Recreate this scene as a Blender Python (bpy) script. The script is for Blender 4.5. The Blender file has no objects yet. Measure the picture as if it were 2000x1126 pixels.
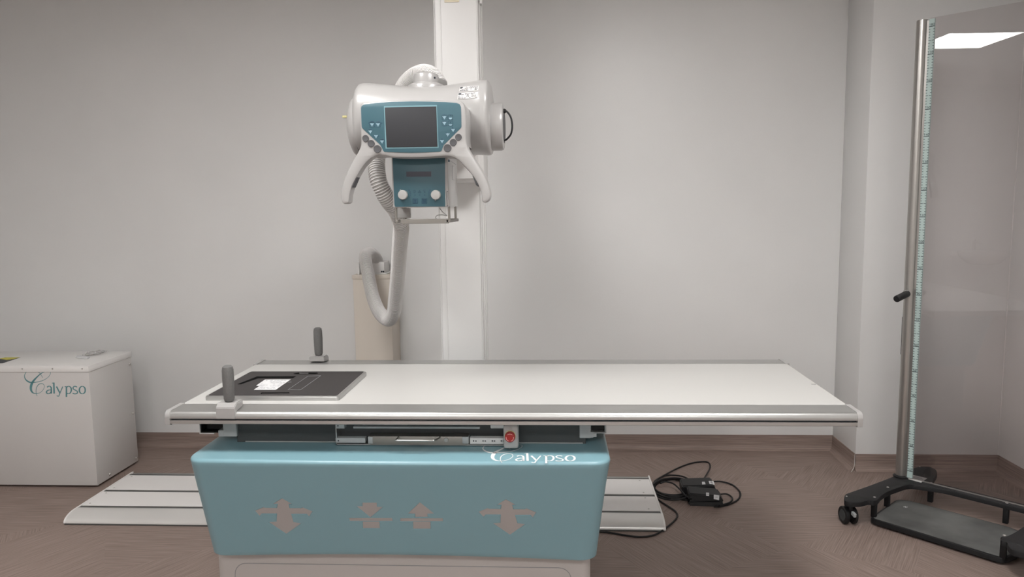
import bpy, bmesh, math, random
from mathutils import Vector, Matrix, Euler
from mathutils.geometry import tessellate_polygon
random.seed(4)
SC = bpy.context.scene
COL = SC.collection
# ------------------------------------------------------------------ camera
F, PITCH, YAW, ROLL, CH = 1431.0, .1129, .0575, -.0136, 1.45
fw = Vector((-math.sin(YAW)*math.cos(PITCH), math.cos(YAW)*math.cos(PITCH), -math.sin(PITCH)))
r0 = Vector((math.cos(YAW), math.sin(YAW), 0)); u0 = r0.cross(fw)
RT = math.cos(ROLL)*r0 + math.sin(ROLL)*u0
UP = -math.sin(ROLL)*r0 + math.cos(ROLL)*u0
CAM = Vector((0, 0, CH))
cd = bpy.data.cameras.new('camera'); co = bpy.data.objects.new('camera', cd); COL.objects.link(co)
m3 = Matrix((RT, UP, -fw)).transposed()
co.matrix_world = Matrix.Translation(CAM) @ m3.to_4x4()
cd.sensor_width = 36; cd.lens = F/2000*36; cd.clip_start = .02
SC.camera = co
# ------------------------------------------------------------------ light and exposure
w = bpy.data.worlds.new('world'); SC.world = w; w.use_nodes = True
w.node_tree.nodes['Background'].inputs[0].default_value = (.5, .5, .52, 1)
w.node_tree.nodes['Background'].inputs[1].default_value = 0.0
SC.view_settings.view_transform = 'Standard'; SC.view_settings.look = 'None'
SC.view_settings.exposure = 0.0; SC.view_settings.gamma = 1.0
SC.view_settings.use_curve_mapping = False
LAMP = 37.0           # radiance of a ceiling panel
LIGHTS = [(-1.15, 1.71), (.65, 1.71), (-1.15, -1.1), (.65, -1.1)]
CEIL = 2.75
XL, XR, YB, YJ, XJ, YF = -3.6, 2.367, 4.261, 3.934, 1.622, -2.2

def ray(px, py):
    return fw + RT*((px-1000)/F) - UP*((py-563)/F)
def at(px, py, X=None, Y=None, Z=None):
    d = ray(px, py)
    t = X/d.x if X is not None else (Y/d.y if Y is not None else (Z-CH)/d.z)
    return CAM + d*t

# ------------------------------------------------------------------ materials
def mat(name, col, rough=.5, metal=0, spec=.5, coat=0, bump=0, bscale=200, emit=0, var=0, vscale=3, trans=0):
    m = bpy.data.materials.new(name); m.use_nodes = True
    nt = m.node_tree; b = nt.nodes['Principled BSDF']
    b.inputs['Base Color'].default_value = (*col, 1)
    b.inputs['Roughness'].default_value = rough; b.inputs['Metallic'].default_value = metal
    b.inputs['Specular IOR Level'].default_value = spec
    b.inputs['Coat Weight'].default_value = coat
    if trans: b.inputs['Transmission Weight'].default_value = trans
    if emit:
        b.inputs['Emission Color'].default_value = (*col, 1); b.inputs['Emission Strength'].default_value = emit
    tc = nt.nodes.new('ShaderNodeTexCoord')
    if bump:
        n = nt.nodes.new('ShaderNodeTexNoise'); n.inputs['Scale'].default_value = bscale; n.inputs['Detail'].default_value = 2
        nt.links.new(tc.outputs['Object'], n.inputs['Vector'])
        bp = nt.nodes.new('ShaderNodeBump'); bp.inputs['Strength'].default_value = bump; bp.inputs['Distance'].default_value = .002
        nt.links.new(n.outputs['Fac'], bp.inputs['Height']); nt.links.new(bp.outputs['Normal'], b.inputs['Normal'])
    if var:
        n = nt.nodes.new('ShaderNodeTexNoise'); n.inputs['Scale'].default_value = vscale; n.inputs['Detail'].default_value = 3
        nt.links.new(tc.outputs['Object'], n.inputs['Vector'])
        cr = nt.nodes.new('ShaderNodeValToRGB')
        cr.color_ramp.elements[0].position = .3; cr.color_ramp.elements[1].position = .7
        cr.color_ramp.elements[0].color = (*[c*(1-var) for c in col], 1); cr.color_ramp.elements[1].color = (*[min(1, c*(1+var)) for c in col], 1)
        nt.links.new(n.outputs['Fac'], cr.inputs['Fac']); nt.links.new(cr.outputs['Color'], b.inputs['Base Color'])
    return m

def brushed(name, col, rough, axis):
    m = mat(name, col, rough, .85); nt = m.node_tree; b = nt.nodes['Principled BSDF']
    tc = nt.nodes.new('ShaderNodeTexCoord'); mp = nt.nodes.new('ShaderNodeMapping')
    s = [400, 400, 400]; s[axis] = 3; mp.inputs['Scale'].default_value = s
    n = nt.nodes.new('ShaderNodeTexNoise'); n.inputs['Scale'].default_value = 1
    nt.links.new(tc.outputs['Object'], mp.inputs[0]); nt.links.new(mp.outputs[0], n.inputs['Vector'])
    mr = nt.nodes.new('ShaderNodeMapRange'); mr.inputs['To Min'].default_value = rough-.05; mr.inputs['To Max'].default_value = rough+.07
    nt.links.new(n.outputs['Fac'], mr.inputs['Value']); nt.links.new(mr.outputs[0], b.inputs['Roughness'])
    return m

def floor_mat(upright=False):
    m = bpy.data.materials.new('streaked_vinyl'); m.use_nodes = True
    nt = m.node_tree; N = nt.nodes; L = nt.links; b = N['Principled BSDF']
    g = N.new('ShaderNodeNewGeometry')
    def streak(ang):
        a = N.new('ShaderNodeMapping'); a.inputs['Rotation'].default_value = (0, 0, ang)
        s = N.new('ShaderNodeMapping'); s.inputs['Scale'].default_value = (4, 4, 190) if upright else (5, 210, 60)
        L.new(g.outputs['Position'], a.inputs[0]); L.new(a.outputs[0], s.inputs[0])
        n = N.new('ShaderNodeTexNoise'); n.inputs['Scale'].default_value = 1; n.inputs['Detail'].default_value = 4; n.inputs['Roughness'].default_value = .6
        L.new(s.outputs[0], n.inputs['Vector']); return n.outputs['Fac']
    s1, s2, s3 = streak(0), streak(math.radians(-58)), streak(math.radians(58))
    def checker(ang, sc, off):
        a = N.new('ShaderNodeMapping'); a.inputs['Rotation'].default_value = (0, 0, ang); a.inputs['Location'].default_value = (off, off*.7, .513)
        c = N.new('ShaderNodeTexChecker'); c.inputs['Scale'].default_value = sc
        L.new(g.outputs['Position'], a.inputs[0]); L.new(a.outputs[0], c.inputs['Vector']); return c.outputs['Fac']
    def mix(f, a, c):
        x = N.new('ShaderNodeMix'); x.data_type = 'FLOAT'
        L.new(f, x.inputs[0]); L.new(a, x.inputs[2]); L.new(c, x.inputs[3]); return x.outputs[0]
    d = mix(checker(math.radians(32), .9, .3), s2, s3)
    t = s1 if upright else mix(checker(math.radians(58), 1.6, .15), s1, d)
    big = N.new('ShaderNodeTexNoise'); big.inputs['Scale'].default_value = 2.2; L.new(g.outputs['Position'], big.inputs['Vector'])
    cr = N.new('ShaderNodeValToRGB'); e = cr.color_ramp.elements
    e[0].position = .28; e[0].color = (.185, .136, .117, 1); e[1].position = .72; e[1].color = (.365, .280, .245, 1)
    L.new(t, cr.inputs['Fac'])
    hs = N.new('ShaderNodeHueSaturation'); mr = N.new('ShaderNodeMapRange'); mr.inputs['To Min'].default_value = .93; mr.inputs['To Max'].default_value = 1.07
    L.new(big.outputs['Fac'], mr.inputs['Value']); L.new(mr.outputs[0], hs.inputs['Value']); L.new(cr.outputs['Color'], hs.inputs['Color'])
    L.new(hs.outputs[0], b.inputs['Base Color'])
    b.inputs['Roughness'].default_value = .52; b.inputs['Specular IOR Level'].default_value = .35
    return m

def glass_mat():
    m = bpy.data.materials.new('clear_panel'); m.use_nodes = True
    nt = m.node_tree; N = nt.nodes; L = nt.links
    for n in list(N):
        if n.type == 'BSDF_PRINCIPLED': N.remove(n)
    t = N.new('ShaderNodeBsdfTransparent'); t.inputs[0].default_value = (.90, .885, .885, 1)
    gl = N.new('ShaderNodeBsdfGlossy'); gl.inputs['Roughness'].default_value = 0.0; gl.inputs['Color'].default_value = (1, 1, 1, 1)
    fr = N.new('ShaderNodeFresnel'); fr.inputs['IOR'].default_value = 1.5
    mx = N.new('ShaderNodeMixShader')
    L.new(fr.outputs[0], mx.inputs[0]); L.new(t.outputs[0], mx.inputs[1]); L.new(gl.outputs[0], mx.inputs[2])
    L.new(mx.outputs[0], N['Material Output'].inputs['Surface'])
    return m

M = {}
M['wall'] = mat('painted_wall', (.755, .752, .745), .36, bump=.12, bscale=260, var=.02, vscale=2)
M['wall_white'] = mat('ceiling_white', (.82, .81, .80), .8, bump=.1)
M['floor'] = floor_mat(); M['skirt'] = floor_mat(True)
M['seam'] = mat('weld_seam', (.62, .58, .55), .5)
M['white'] = mat('white_powder_coat', (.72, .71, .70), .38, bump=.06, bscale=900)
M['white_box'] = mat('white_sheet_metal', (.62, .60, .585), .42, bump=.08, bscale=900)
M['lid'] = mat('lit_white_sheet_metal', (.80, .785, .77), .28, bump=.04, bscale=900)  # cabinet metal with the light on its top put into the colour
M['track'] = mat('white_track_cover', (.86, .84, .825), .4, bump=.03)
M['nosing'] = mat('satin_nosing', (.74, .73, .71), .33, .35, bump=.02)
M['base'] = mat('off_white_base', (.47, .445, .43), .5, bump=.03)
M['gloss'] = mat('white_gloss_plastic', (.345, .336, .33), .28, coat=.2, bump=.01)
M['laminate'] = mat('white_laminate', (.52, .512, .495), .35, bump=.01)
M['beige'] = mat('beige_sheet_metal', (.66, .60, .53), .5, bump=.06, bscale=700)
M['alu'] = brushed('brushed_aluminium', (.50, .50, .49), .34, 0)
M['steel'] = brushed('brushed_steel', (.40, .385, .365), .30, 2)
M['darkalu'] = mat('dark_track_groove', (.085, .083, .080), .5, .2, bump=.02)
M['bronze'] = brushed('grey_bronze_rail', (.27, .255, .235), .42, 0)
M['teal'] = mat('teal_shroud_paint', (.200, .352, .402), .33, bump=.03, bscale=500, coat=.1)
M['panel'] = mat('teal_membrane', (.044, .110, .138), .42, bump=.02)
M['panel_edge'] = mat('pale_teal_print', (.16, .30, .34), .4, bump=.01)
M['icon'] = mat('pale_blue_print', (.28, .42, .50), .5, bump=.01)
M['dark'] = mat('dark_print', (.015, .02, .03), .5, bump=.01)
M['navy'] = mat('navy_print', (.02, .06, .11), .5, bump=.01)
M['screen'] = mat('display_glass', (.036, .037, .041), .55, spec=.25, bump=.005)
M['lcd'] = mat('lcd_window', (.030, .032, .05), .3, bump=.005)
M['btn'] = mat('grey_rubber_button', (.065, .065, .07), .55, bump=.05)
M['grip'] = mat('grey_foam_grip', (.13, .128, .125), .85, bump=.5, bscale=500, var=.06, vscale=200)
M['black'] = mat('black_plastic', (.009, .009, .010), .5, spec=.35, bump=.08, bscale=600)
M['blackmetal'] = mat('black_powder_coat', (.010, .010, .011), .5, spec=.35, bump=.15, bscale=800)
M['pit'] = mat('deep_black_recess', (.003, .003, .003), .9, spec=.1, bump=.01)
M['rubber'] = mat('worn_black_mat', (.11, .112, .108), .7, bump=.3, bscale=90, var=.5, vscale=5)
M['interior'] = mat('dark_frame_paint', (.050, .056, .058), .55, bump=.03)
M['greypaint'] = mat('grey_bracket_paint', (.40, .42, .425), .5, bump=.03)
M['knob'] = mat('grey_knob_plastic', (.36, .355, .345), .4, bump=.01)
M['logo_teal'] = mat('teal_logo_print', (.10, .26, .28), .5, bump=.01)
M['logo_white'] = mat('white_logo_print', (.80, .82, .82), .5, bump=.01)
M['symbol'] = mat('grey_symbol_recess', (.37, .35, .34), .5, bump=.02)
M['symbol_edge'] = mat('pale_symbol_edge', (.42, .66, .70), .4, bump=.02)
M['paper'] = mat('white_label_paper', (.70, .70, .71), .6, var=.03, vscale=60)
M['grey_print'] = mat('grey_print', (.28, .28, .29), .6, bump=.01)
M['label'] = mat('silver_label', (.55, .54, .53), .5, bump=.01)
M['yellow'] = mat('yellow_print', (.60, .55, .05), .5, bump=.01)
M['brass'] = mat('brass_strip', (.55, .50, .25), .4, .3, bump=.01)
M['red'] = mat('red_button', (.30, .010, .008), .35, coat=.3, bump=.01)
M['redline'] = mat('pale_red_print', (.80, .45, .42), .5, bump=.01)
M['detector'] = mat('detector_carbon', (.042, .038, .038), .6, spec=.3, bump=.1, bscale=800)
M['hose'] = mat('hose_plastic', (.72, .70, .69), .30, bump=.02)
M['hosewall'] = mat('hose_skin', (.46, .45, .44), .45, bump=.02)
M['ruler'] = mat('ruler_film', (.44, .55, .53), .5, bump=.01)
M['screw'] = mat('steel_screw', (.5, .48, .46), .35, .8, bump=.01)
M['glass'] = glass_mat()
M['ceramic'] = mat('basin_ceramic', (.80, .79, .78), .15, coat=.4, bump=.01)
M['lamp'] = mat('lamp_diffuser', (1, .99, .972), .5, emit=LAMP, bump=.01)
M['film'] = mat('clear_bag_film', (.72, .71, .70), .12, trans=.85, bump=.3, bscale=60)

# ------------------------------------------------------------------ object helpers
INV = {}
def thing(name, label, cat, loc=(0, 0, 0), rot=0, group=None, local=False):
    o = bpy.data.objects.new(name, None); COL.objects.link(o); o.empty_display_size = .1
    o.location = loc; o.rotation_euler = (0, 0, rot)
    o['label'] = label; o['category'] = cat
    if group: o['group'] = group
    INV[o.name] = Matrix.Identity(4) if local else (Matrix.Translation(loc) @ Matrix.Rotation(rot, 4, 'Z')).inverted()
    return o
def obj(name, bm, m, parent=None, label=None, smooth=True, ang=32):
    if parent is not None: bmesh.ops.transform(bm, matrix=INV[parent.name], verts=bm.verts)
    bmesh.ops.recalc_face_normals(bm, faces=bm.faces)
    me = bpy.data.meshes.new(name); bm.to_mesh(me); bm.free()
    if smooth:
        me.polygons.foreach_set('use_smooth', [True]*len(me.polygons))
        me.set_sharp_from_angle(angle=math.radians(ang))
    me.materials.append(m)
    o = bpy.data.objects.new(name, me); COL.objects.link(o)
    if parent is not None:
        o.parent = parent; INV[o.name] = INV[parent.name]
    else:
        INV[o.name] = Matrix.Identity(4)
    if label: o['label'] = label
    return o
def tag(o, label, cat, group=None):
    o['label'] = label; o['category'] = cat
    if group: o['group'] = group
    return o
def struct(name, bm, m):
    o = obj(name, bm, m); o['kind'] = 'structure'; return o

def B(): return bmesh.new()
def merge(dst, src):
    me = bpy.data.meshes.new('tmp'); src.to_mesh(me); src.free(); dst.from_mesh(me); bpy.data.meshes.remove(me)
def box(bm, lo, hi, r=0, seg=2, mtx=None):
    t = B(); lo = Vector(lo); hi = Vector(hi)
    bmesh.ops.create_cube(t, size=1, matrix=Matrix.Translation((lo+hi)/2) @ Matrix.Diagonal((*(hi-lo), 1)))
    if r: bmesh.ops.bevel(t, geom=list(t.edges), offset=r, segments=seg, affect='EDGES', profile=.5)
    if mtx: bmesh.ops.transform(t, matrix=mtx, verts=t.verts)
    merge(bm, t); return bm
def catmull(pts, n=6, closed=False):
    pts = [Vector(p) for p in pts]; out = []; N = len(pts)
    for i in range(N if closed else N-1):
        if closed: p = [pts[(i+k-1) % N] for k in range(4)]
        else: p = [pts[max(i-1, 0)], pts[i], pts[i+1], pts[min(i+2, N-1)]]
        for k in range(n):
            t = k/n
            out.append(.5*((2*p[1]) + (p[2]-p[0])*t + (2*p[0]-5*p[1]+4*p[2]-p[3])*t*t + (3*p[1]-p[0]-3*p[2]+p[3])*t**3))
    if not closed: out.append(pts[-1])
    return out
def tube(bm, pts, r, seg=10, closed=False, cap=True):
    pts = [Vector(p) for p in pts]; n = len(pts); rings = []
    nrm = None
    for i, p in enumerate(pts):
        if closed: d = pts[(i+1) % n]-pts[i-1]
        else: d = pts[min(i+1, n-1)]-pts[max(i-1, 0)]
        if d.length < 1e-9: d = Vector((0, 0, 1))
        d.normalize()
        if nrm is None:
            nrm = d.orthogonal().normalized()
        else:
            nrm = (nrm-d*nrm.dot(d)).normalized()
        b = d.cross(nrm); rr = r(i/(n-1)) if callable(r) else r
        rings.append([bm.verts.new(p+(nrm*math.cos(a)+b*math.sin(a))*rr) for a in [2*math.pi*k/seg for k in range(seg)]])
    for i in range(n if closed else n-1):
        A, C = rings[i], rings[(i+1) % n]
        for k in range(seg): bm.faces.new((A[k], A[(k+1) % seg], C[(k+1) % seg], C[k]))
    if cap and not closed:
        bm.faces.new(rings[0]); bm.faces.new(rings[-1])
    return bm
def lathe(bm, prof, mtx=Matrix(), seg=40):
    """prof: (radius, height) along local z"""
    rings = []
    for r, z in prof:
        rings.append([bm.verts.new(mtx @ Vector((r*math.cos(2*math.pi*k/seg), r*math.sin(2*math.pi*k/seg), z))) for k in range(seg)] if r > 1e-6 else [bm.verts.new(mtx @ Vector((0, 0, z)))])
    for A, C in zip(rings[:-1], rings[1:]):
        for k in range(seg):
            q = (k+1) % seg
            if len(A) == 1 and len(C) == 1: continue
            if len(A) == 1: bm.faces.new((A[0], C[q], C[k]))
            elif len(C) == 1: bm.faces.new((A[k], A[q], C[0]))
            else: bm.faces.new((A[k], A[q], C[q], C[k]))
    for R in (rings[0], rings[-1]):
        if len(R) > 1: bm.faces.new(R)
    return bm
def axis(o, d):
    d = Vector(d).normalized()
    return Matrix.Translation(o) @ d.to_track_quat('Z', 'Y').to_matrix().to_4x4()
def rod(bm, a, b, r, seg=16, bev=0):
    a = Vector(a); b = Vector(b); L = (b-a).length
    prof = [(r-bev, 0), (r, bev), (r, L-bev), (r-bev, L)] if bev else [(r, 0), (r, L)]
    return lathe(bm, prof, axis(a, b-a), seg)
def offset2(poly, d):
    n = len(poly); out = []; A = sum(poly[i][0]*poly[(i+1) % n][1]-poly[(i+1) % n][0]*poly[i][1] for i in range(n))
    s = 1 if A > 0 else -1
    for i in range(n):
        p0, p1, p2 = Vector(poly[i-1]), Vector(poly[i]), Vector(poly[(i+1) % n])
        e1 = (p1-p0); e2 = (p2-p1)
        if e1.length < 1e-9: e1 = e2.copy()
        if e2.length < 1e-9: e2 = e1.copy()
        e1.normalize(); e2.normalize()
        n1 = Vector((-e1.y, e1.x)); n2 = Vector((-e2.y, e2.x)); v = n1+n2
        k = max(.5, v.dot(n1)) if v.length > 1e-6 else 1
        out.append(p1 + v/k*d*s)
    return out
def prism(bm, poly, mp, h, bev=0, bottom=True):
    """poly 2D outline, mp(u,v,w) -> 3D; solid from w=0 (far) to w=h (near); the near rim is rounded by bev"""
    rings = []
    if bev: L = [(0, 0), (0, h-bev), (bev*.3, h-bev*.3), (bev, h)]
    else: L = [(0, 0), (0, h)]
    for d, w_ in L:
        P = offset2(poly, d) if d else [Vector(p) for p in poly]
        rings.append([bm.verts.new(mp(p[0], p[1], w_)) for p in P])
    n = len(poly)
    for A, C in zip(rings[:-1], rings[1:]):
        for k in range(n): bm.faces.new((A[k], A[(k+1) % n], C[(k+1) % n], C[k]))
    P = offset2(poly, L[-1][0]) if L[-1][0] else [Vector(p) for p in poly]
    for t in tessellate_polygon([[Vector((p[0], p[1], 0)) for p in P]]):
        try: bm.faces.new([rings[-1][k] for k in t])
        except ValueError: pass
        if bottom:
            try: bm.faces.new([rings[0][k] for k in t])
            except ValueError: pass
    return bm
def rrect(x0, y0, x1, y1, r, n=5):
    out = []
    for cx, cy, a0 in ((x1-r, y1-r, 0), (x0+r, y1-r, 90), (x0+r, y0+r, 180), (x1-r, y0+r, 270)):
        for k in range(n+1):
            a = math.radians(a0+90*k/n); out.append((cx+r*math.cos(a), cy+r*math.sin(a)))
    return out
def YP(y):      # outline given as (x,z) on a wall-parallel plane; h grows towards the viewer
    return lambda u, v, w_: Vector((u, y-w_, v))
def ZP(z):
    return lambda u, v, w_: Vector((u, v, z+w_))
def px_poly(pts, Y, cx=None, cy=None, s=None):
    """points of the photograph put on the plane at depth Y, as (x,z)"""
    out = []
    for x, y in pts:
        if s: x, y = cx+x/s, cy+y/s
        p = at(x, y, Y=Y); out.append((p.x, p.z))
    return out
def ribbon(bm, pts, wid, mp, h=.0006):
    """flat pen stroke: pts 2D, wid(i, dir) full width"""
    n = len(pts); rows = []
    for i, p in enumerate(pts):
        d = Vector(pts[min(i+1, n-1)])-Vector(pts[max(i-1, 0)]); d.normalize(); q = Vector((-d.y, d.x))*wid(i, d)/2
        p = Vector(p); rows.append((bm.verts.new(mp(*(p+q), h)), bm.verts.new(mp(*(p-q), h))))
    for A, C in zip(rows[:-1], rows[1:]): bm.faces.new((A[0], A[1], C[1], C[0]))
    return bm
def text_bm(s, size, mp, ax='CENTER', h=.0006):
    cu = bpy.data.curves.new('t', 'FONT'); cu.body = s; cu.size = size; cu.align_x = ax; cu.align_y = 'CENTER'
    o = bpy.data.objects.new('t', cu); COL.objects.link(o)
    bpy.context.view_layer.update()
    me = bpy.data.meshes.new_from_object(o); bm = B(); bm.from_mesh(me)
    bpy.data.objects.remove(o); bpy.data.curves.remove(cu); bpy.data.meshes.remove(me)
    for v in bm.verts: v.co = mp(v.co.x, v.co.y, h)
    return bm

def calypso(mp_px):
    """the word as pen strokes; mp_px(u,v,h) maps the drawing's units (x right, y down)"""
    bm = B()
    C = [(760, 517, 7), (735, 475, 8), (700, 432, 9), (640, 395, 9), (560, 384, 9), (480, 410, 9), (440, 465, 11), (440, 515, 15), (468, 562, 22), (515, 594, 26), (560, 604, 22), (620, 601, 14), (700, 588, 11),
         (790, 555, 9), (860, 505, 8), (895, 450, 8), (890, 412, 8), (850, 402, 8), (780, 420, 10), (720, 452, 16), (650, 515, 24), (592, 580, 36), (560, 640, 44), (549, 700, 42), (556, 745, 36), (580, 780, 24), (620, 799, 13),
         (680, 798, 9), (740, 765, 8), (780, 710, 8), (788, 665, 8), (770, 632, 9), (730, 624, 12), (685, 642, 12), (652, 690, 11), (641, 745, 10), (645, 800, 9), (662, 846, 7)]
    P = catmull([(a, b, c) for a, b, c in C], 6)
    ribbon(bm, [(p.x, p.y) for p in P], lambda i, d: P[i].z, mp_px)
    cal = lambda a, b: (lambda i, d: a+b*abs(d.y))
    def st(pts, w_, n=6):
        ribbon(bm, [tuple(p) for p in catmull(pts, n)] if n else pts, w_, mp_px)
    st([(836, 688), (870, 668), (900, 680), (912, 712), (912, 800)], cal(10, 16))
    st([(912, 733), (868, 737), (832, 757), (828, 785), (852, 803), (885, 795), (912, 772)], cal(11, 12))
    st([(925, 618), (940, 612), (957, 610)], cal(12, 0)); st([(957, 606), (962, 800)], cal(10, 17), 0)
    st([(1004, 675), (1066, 792)], cal(8, 18), 0); st([(1116, 675), (1062, 800), (1042, 846), (1008, 836)], cal(10, 6))
    st([(1148, 680), (1165, 676), (1182, 678)], cal(11, 0)); st([(1181, 674), (1181, 860)], cal(8, 19), 0)
    st([(1181, 692), (1220, 671), (1256, 690), (1268, 735), (1251, 785), (1215, 803), (1181, 790)], cal(9, 15))
    st([(1370, 686), (1332, 670), (1300, 690), (1306, 720), (1345, 742), (1376, 765), (1370, 795), (1330, 806), (1290, 794)], cal(14, 6))
    st([(1463+53*math.cos(a), 738+66*math.sin(a)) for a in [math.pi*k/6 for k in range(13)]], cal(9, 17))
    return bm

# ================================================================== the room
bm = B(); box(bm, (XL-.1, YF-.1, -.1), (XR+.1, YB+.1, 0)); struct('floor', bm, M['floor'])
bm = B(); box(bm, (XL-.1, YF-.1, CEIL), (XR+.1, YB+.1, CEIL+.1)); struct('ceiling', bm, M['wall_white'])
bm = B(); box(bm, (XL-.1, YB, 0), (XR+.1, YB+.1, CEIL)); struct('wall_back', bm, M['wall'])
bm = B(); box(bm, (XL-.1, YF-.1, 0), (XL, YB, CEIL)); struct('wall_left', bm, M['wall'])
bm = B(); box(bm, (XR, YF-.1, 0), (XR+.1, YB, CEIL)); struct('wall_right', bm, M['wall'])
bm = B(); box(bm, (XL, YF-.1, 0), (XR, YF, CEIL)); struct('wall_front', bm, M['wall'])
bm = B(); box(bm, (XJ, YJ, 0), (XR, YB, CEIL), .004, 2); o = struct('wall_corner_boxing', bm, M['wall'])
# coved vinyl skirting: upright 9 cm, concave foot
def skirt(a, b, nx, ny):
    bm = B(); t = .004; R = .035
    prof = [(0, .09), (t, .09)] + [(t+R-R*math.cos(math.radians(q)), R-R*math.sin(math.radians(q))) for q in range(0, 91, 15)]
    prof[-1] = (prof[-1][0], .0008); prof.append((0, .0008))
    rr = []
    for (x, y), (ex, ey) in ((a, (0, 0)), (b, (0, 0))):
        rr.append([bm.verts.new((x+nx*d, y+ny*d, z)) for d, z in prof])
    n = len(prof)
    for k in range(n): bm.faces.new((rr[0][k], rr[0][(k+1) % n], rr[1][(k+1) % n], rr[1][k]))
    bm.faces.new(rr[0]); bm.faces.new(rr[1]); return bm
struct('baseboard_back', skirt((XL, YB), (XJ, YB), 0, -1), M['skirt'])
struct('baseboard_corner_side', skirt((XJ, YB), (XJ, YJ-.004), -1, 0), M['skirt'])
struct('baseboard_corner_front', skirt((XJ-.004, YJ), (XR, YJ), 0, -1), M['skirt'])
struct('baseboard_right', skirt((XR, YJ), (XR, YF), -1, 0), M['skirt'])
struct('baseboard_left', skirt((XL, YB), (XL, YF), 1, 0), M['skirt'])
bm = B(); tube(bm, [(XJ-.0045, YJ-.0045, .09), (XJ-.0045, YJ-.0045, .034), (XJ-.012, YJ-.012, .014), (XJ-.03, YJ-.03, .001)], .0016, 6)
struct('trim_1', bm, M['seam'])
bm = B(); tube(bm, [(XR-.002, YJ-.002, .09), (XR-.002, YJ-.002, CEIL)], .0025, 6); struct('trim_2', bm, M['wall_white'])

# ceiling panels
def ceiling_light(x, y, label):
    t = thing('ceiling_light', label, 'ceiling light', (x, y, CEIL), group='square ceiling light panels')
    bm = B(); s = .31
    for lo, hi in (((-s, -s), (s, -s+.018)), ((-s, s-.018), (s, s)), ((-s, -s+.018), (-s+.018, s-.018)), ((s-.018, -s+.018), (s, s-.018))):
        box(bm, (x+lo[0], y+lo[1], CEIL-.014), (x+hi[0], y+hi[1], CEIL), .002, 1)
    obj('frame', bm, M['white'], t)
    bm = B(); box(bm, (x-s+.018, y-s+.018, CEIL-.010), (x+s-.018, y+s-.018, CEIL-.002)); obj('diffuser', bm, M['lamp'], t)
    return t
names = ['square ceiling light panel above the left half of the examination table', 'square ceiling light panel above the right end of the examination table',
         'square ceiling light panel behind the viewer on the washbasin side', 'square ceiling light panel behind the viewer on the protective screen side']
for (x, y), nm in zip(LIGHTS, names): ceiling_light(x, y, nm)

# ================================================================== generator cabinet (left)
GX0, GX1, GY0, GY1, GZ = -3.17, -2.405, 3.59, 3.98, .655
t = thing('generator_cabinet', 'white sheet metal generator cabinet with a teal logo on the floor by the back wall', 'cabinet', ((GX0+GX1)/2, (GY0+GY1)/2, 0))
bm = B(); box(bm, (GX0, GY0+.003, .012), (GX1-.004, GY1-.003, GZ-.028), .003, 2)
body = obj('body', bm, M['white_box'], t)
bm = B(); box(bm, (GX0-.003, GY0-.002, GZ-.032), (GX1, GY1, GZ), .003, 2)
lid = obj('lid', bm, M['lid'], t)
for x in (172-12, 102, 43):
    p = at(x, 714.5, Y=GY0-.002); bm = B(); lathe(bm, [(.0, .0035), (.003, .003), (.0045, 0)], axis((p.x, GY0-.002, GZ-.014), (0, -1, 0)), 12); obj('screw', bm, M['screw'], lid)
for y, z in ((3.955, .585), (3.955, .30), (3.955, .035), (3.70, .035)):
    bm = B(); lathe(bm, [(0, .008), (.005, .006), (.0075, .001), (.0075, 0)], axis((GX1-.004, y, z), (1, 0, 0)), 12); obj('screw', bm, M['screw'], body)
for sx in (GX0+.06, GX1-.06):
    for sy in (GY0+.06, GY1-.06):
        bm = B(); lathe(bm, [(.018, 0), (.02, .012)], Matrix.Translation((sx, sy, 0)), 16); obj('foot', bm, M['black'], t)
def mp(u, v, h):
    p = at(u/9.0909, 680+v/9.0909, Y=GY0+.003); return Vector((p.x, p.y-h, p.z))
obj('logo', calypso(mp), M['logo_teal'], body, 'teal printed word with a swirling capital C', smooth=False)
# warning label on the lid
bm = B(); q = [at(-25, 709, Z=GZ), at(5, 709, Z=GZ), at(40, 697.5, Z=GZ), at(10, 697.5, Z=GZ)]
prism(bm, [(p.x, p.y) for p in q], ZP(GZ), .0006); wl = obj('warning_label', bm, M['dark'], lid, 'black and yellow warning label')
bm = B(); q = [at(12, 702.5, Z=GZ), at(19, 702, Z=GZ), at(39, 697.8, Z=GZ), at(12, 697.8, Z=GZ), at(-2, 700, Z=GZ)]
prism(bm, [(p.x, p.y) for p in q], ZP(GZ+.0006), .0005); obj('warning_label', bm, M['yellow'], lid, 'yellow field of the warning label')
# bag of papers on the lid
t = thing('plastic_bag', 'small clear plastic bag with a folded white slip lying on the white cabinet', 'bag', at(178, 693, Z=GZ))
bm = B(); q = [(148, 698), (170, 700), (176, 697), (152, 694)]
pp = [at(a, b, Z=GZ+.003) for a, b in q]; prism(bm, [(p.x, p.y) for p in pp], ZP(GZ+.0012), .006, .001); obj('paper_slip', bm, M['paper'], t)
bm = B(); n = 10
c0, c1, c2, c3 = [at(a, b, Z=GZ) for a, b in ((160, 697), (197, 693), (210, 687), (175, 688))]
g = [[None]*(n+1) for _ in range(n+1)]
for i in range(n+1):
    for j in range(n+1):
        a, b = i/n, j/n; p = c0*(1-a)*(1-b)+c1*a*(1-b)+c2*a*b+c3*(1-a)*b
        g[i][j] = bm.verts.new((p.x, p.y, GZ+.009+.005*math.sin(7*a+4*b)*math.sin(9*b)+random.uniform(0, .002)))
for i in range(n):
    for j in range(n): bm.faces.new((g[i][j], g[i+1][j], g[i+1][j+1], g[i][j+1]))
bmesh.ops.solidify(bm, geom=list(bm.faces), thickness=.0012)
obj('film', bm, M['film'], t)

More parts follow.
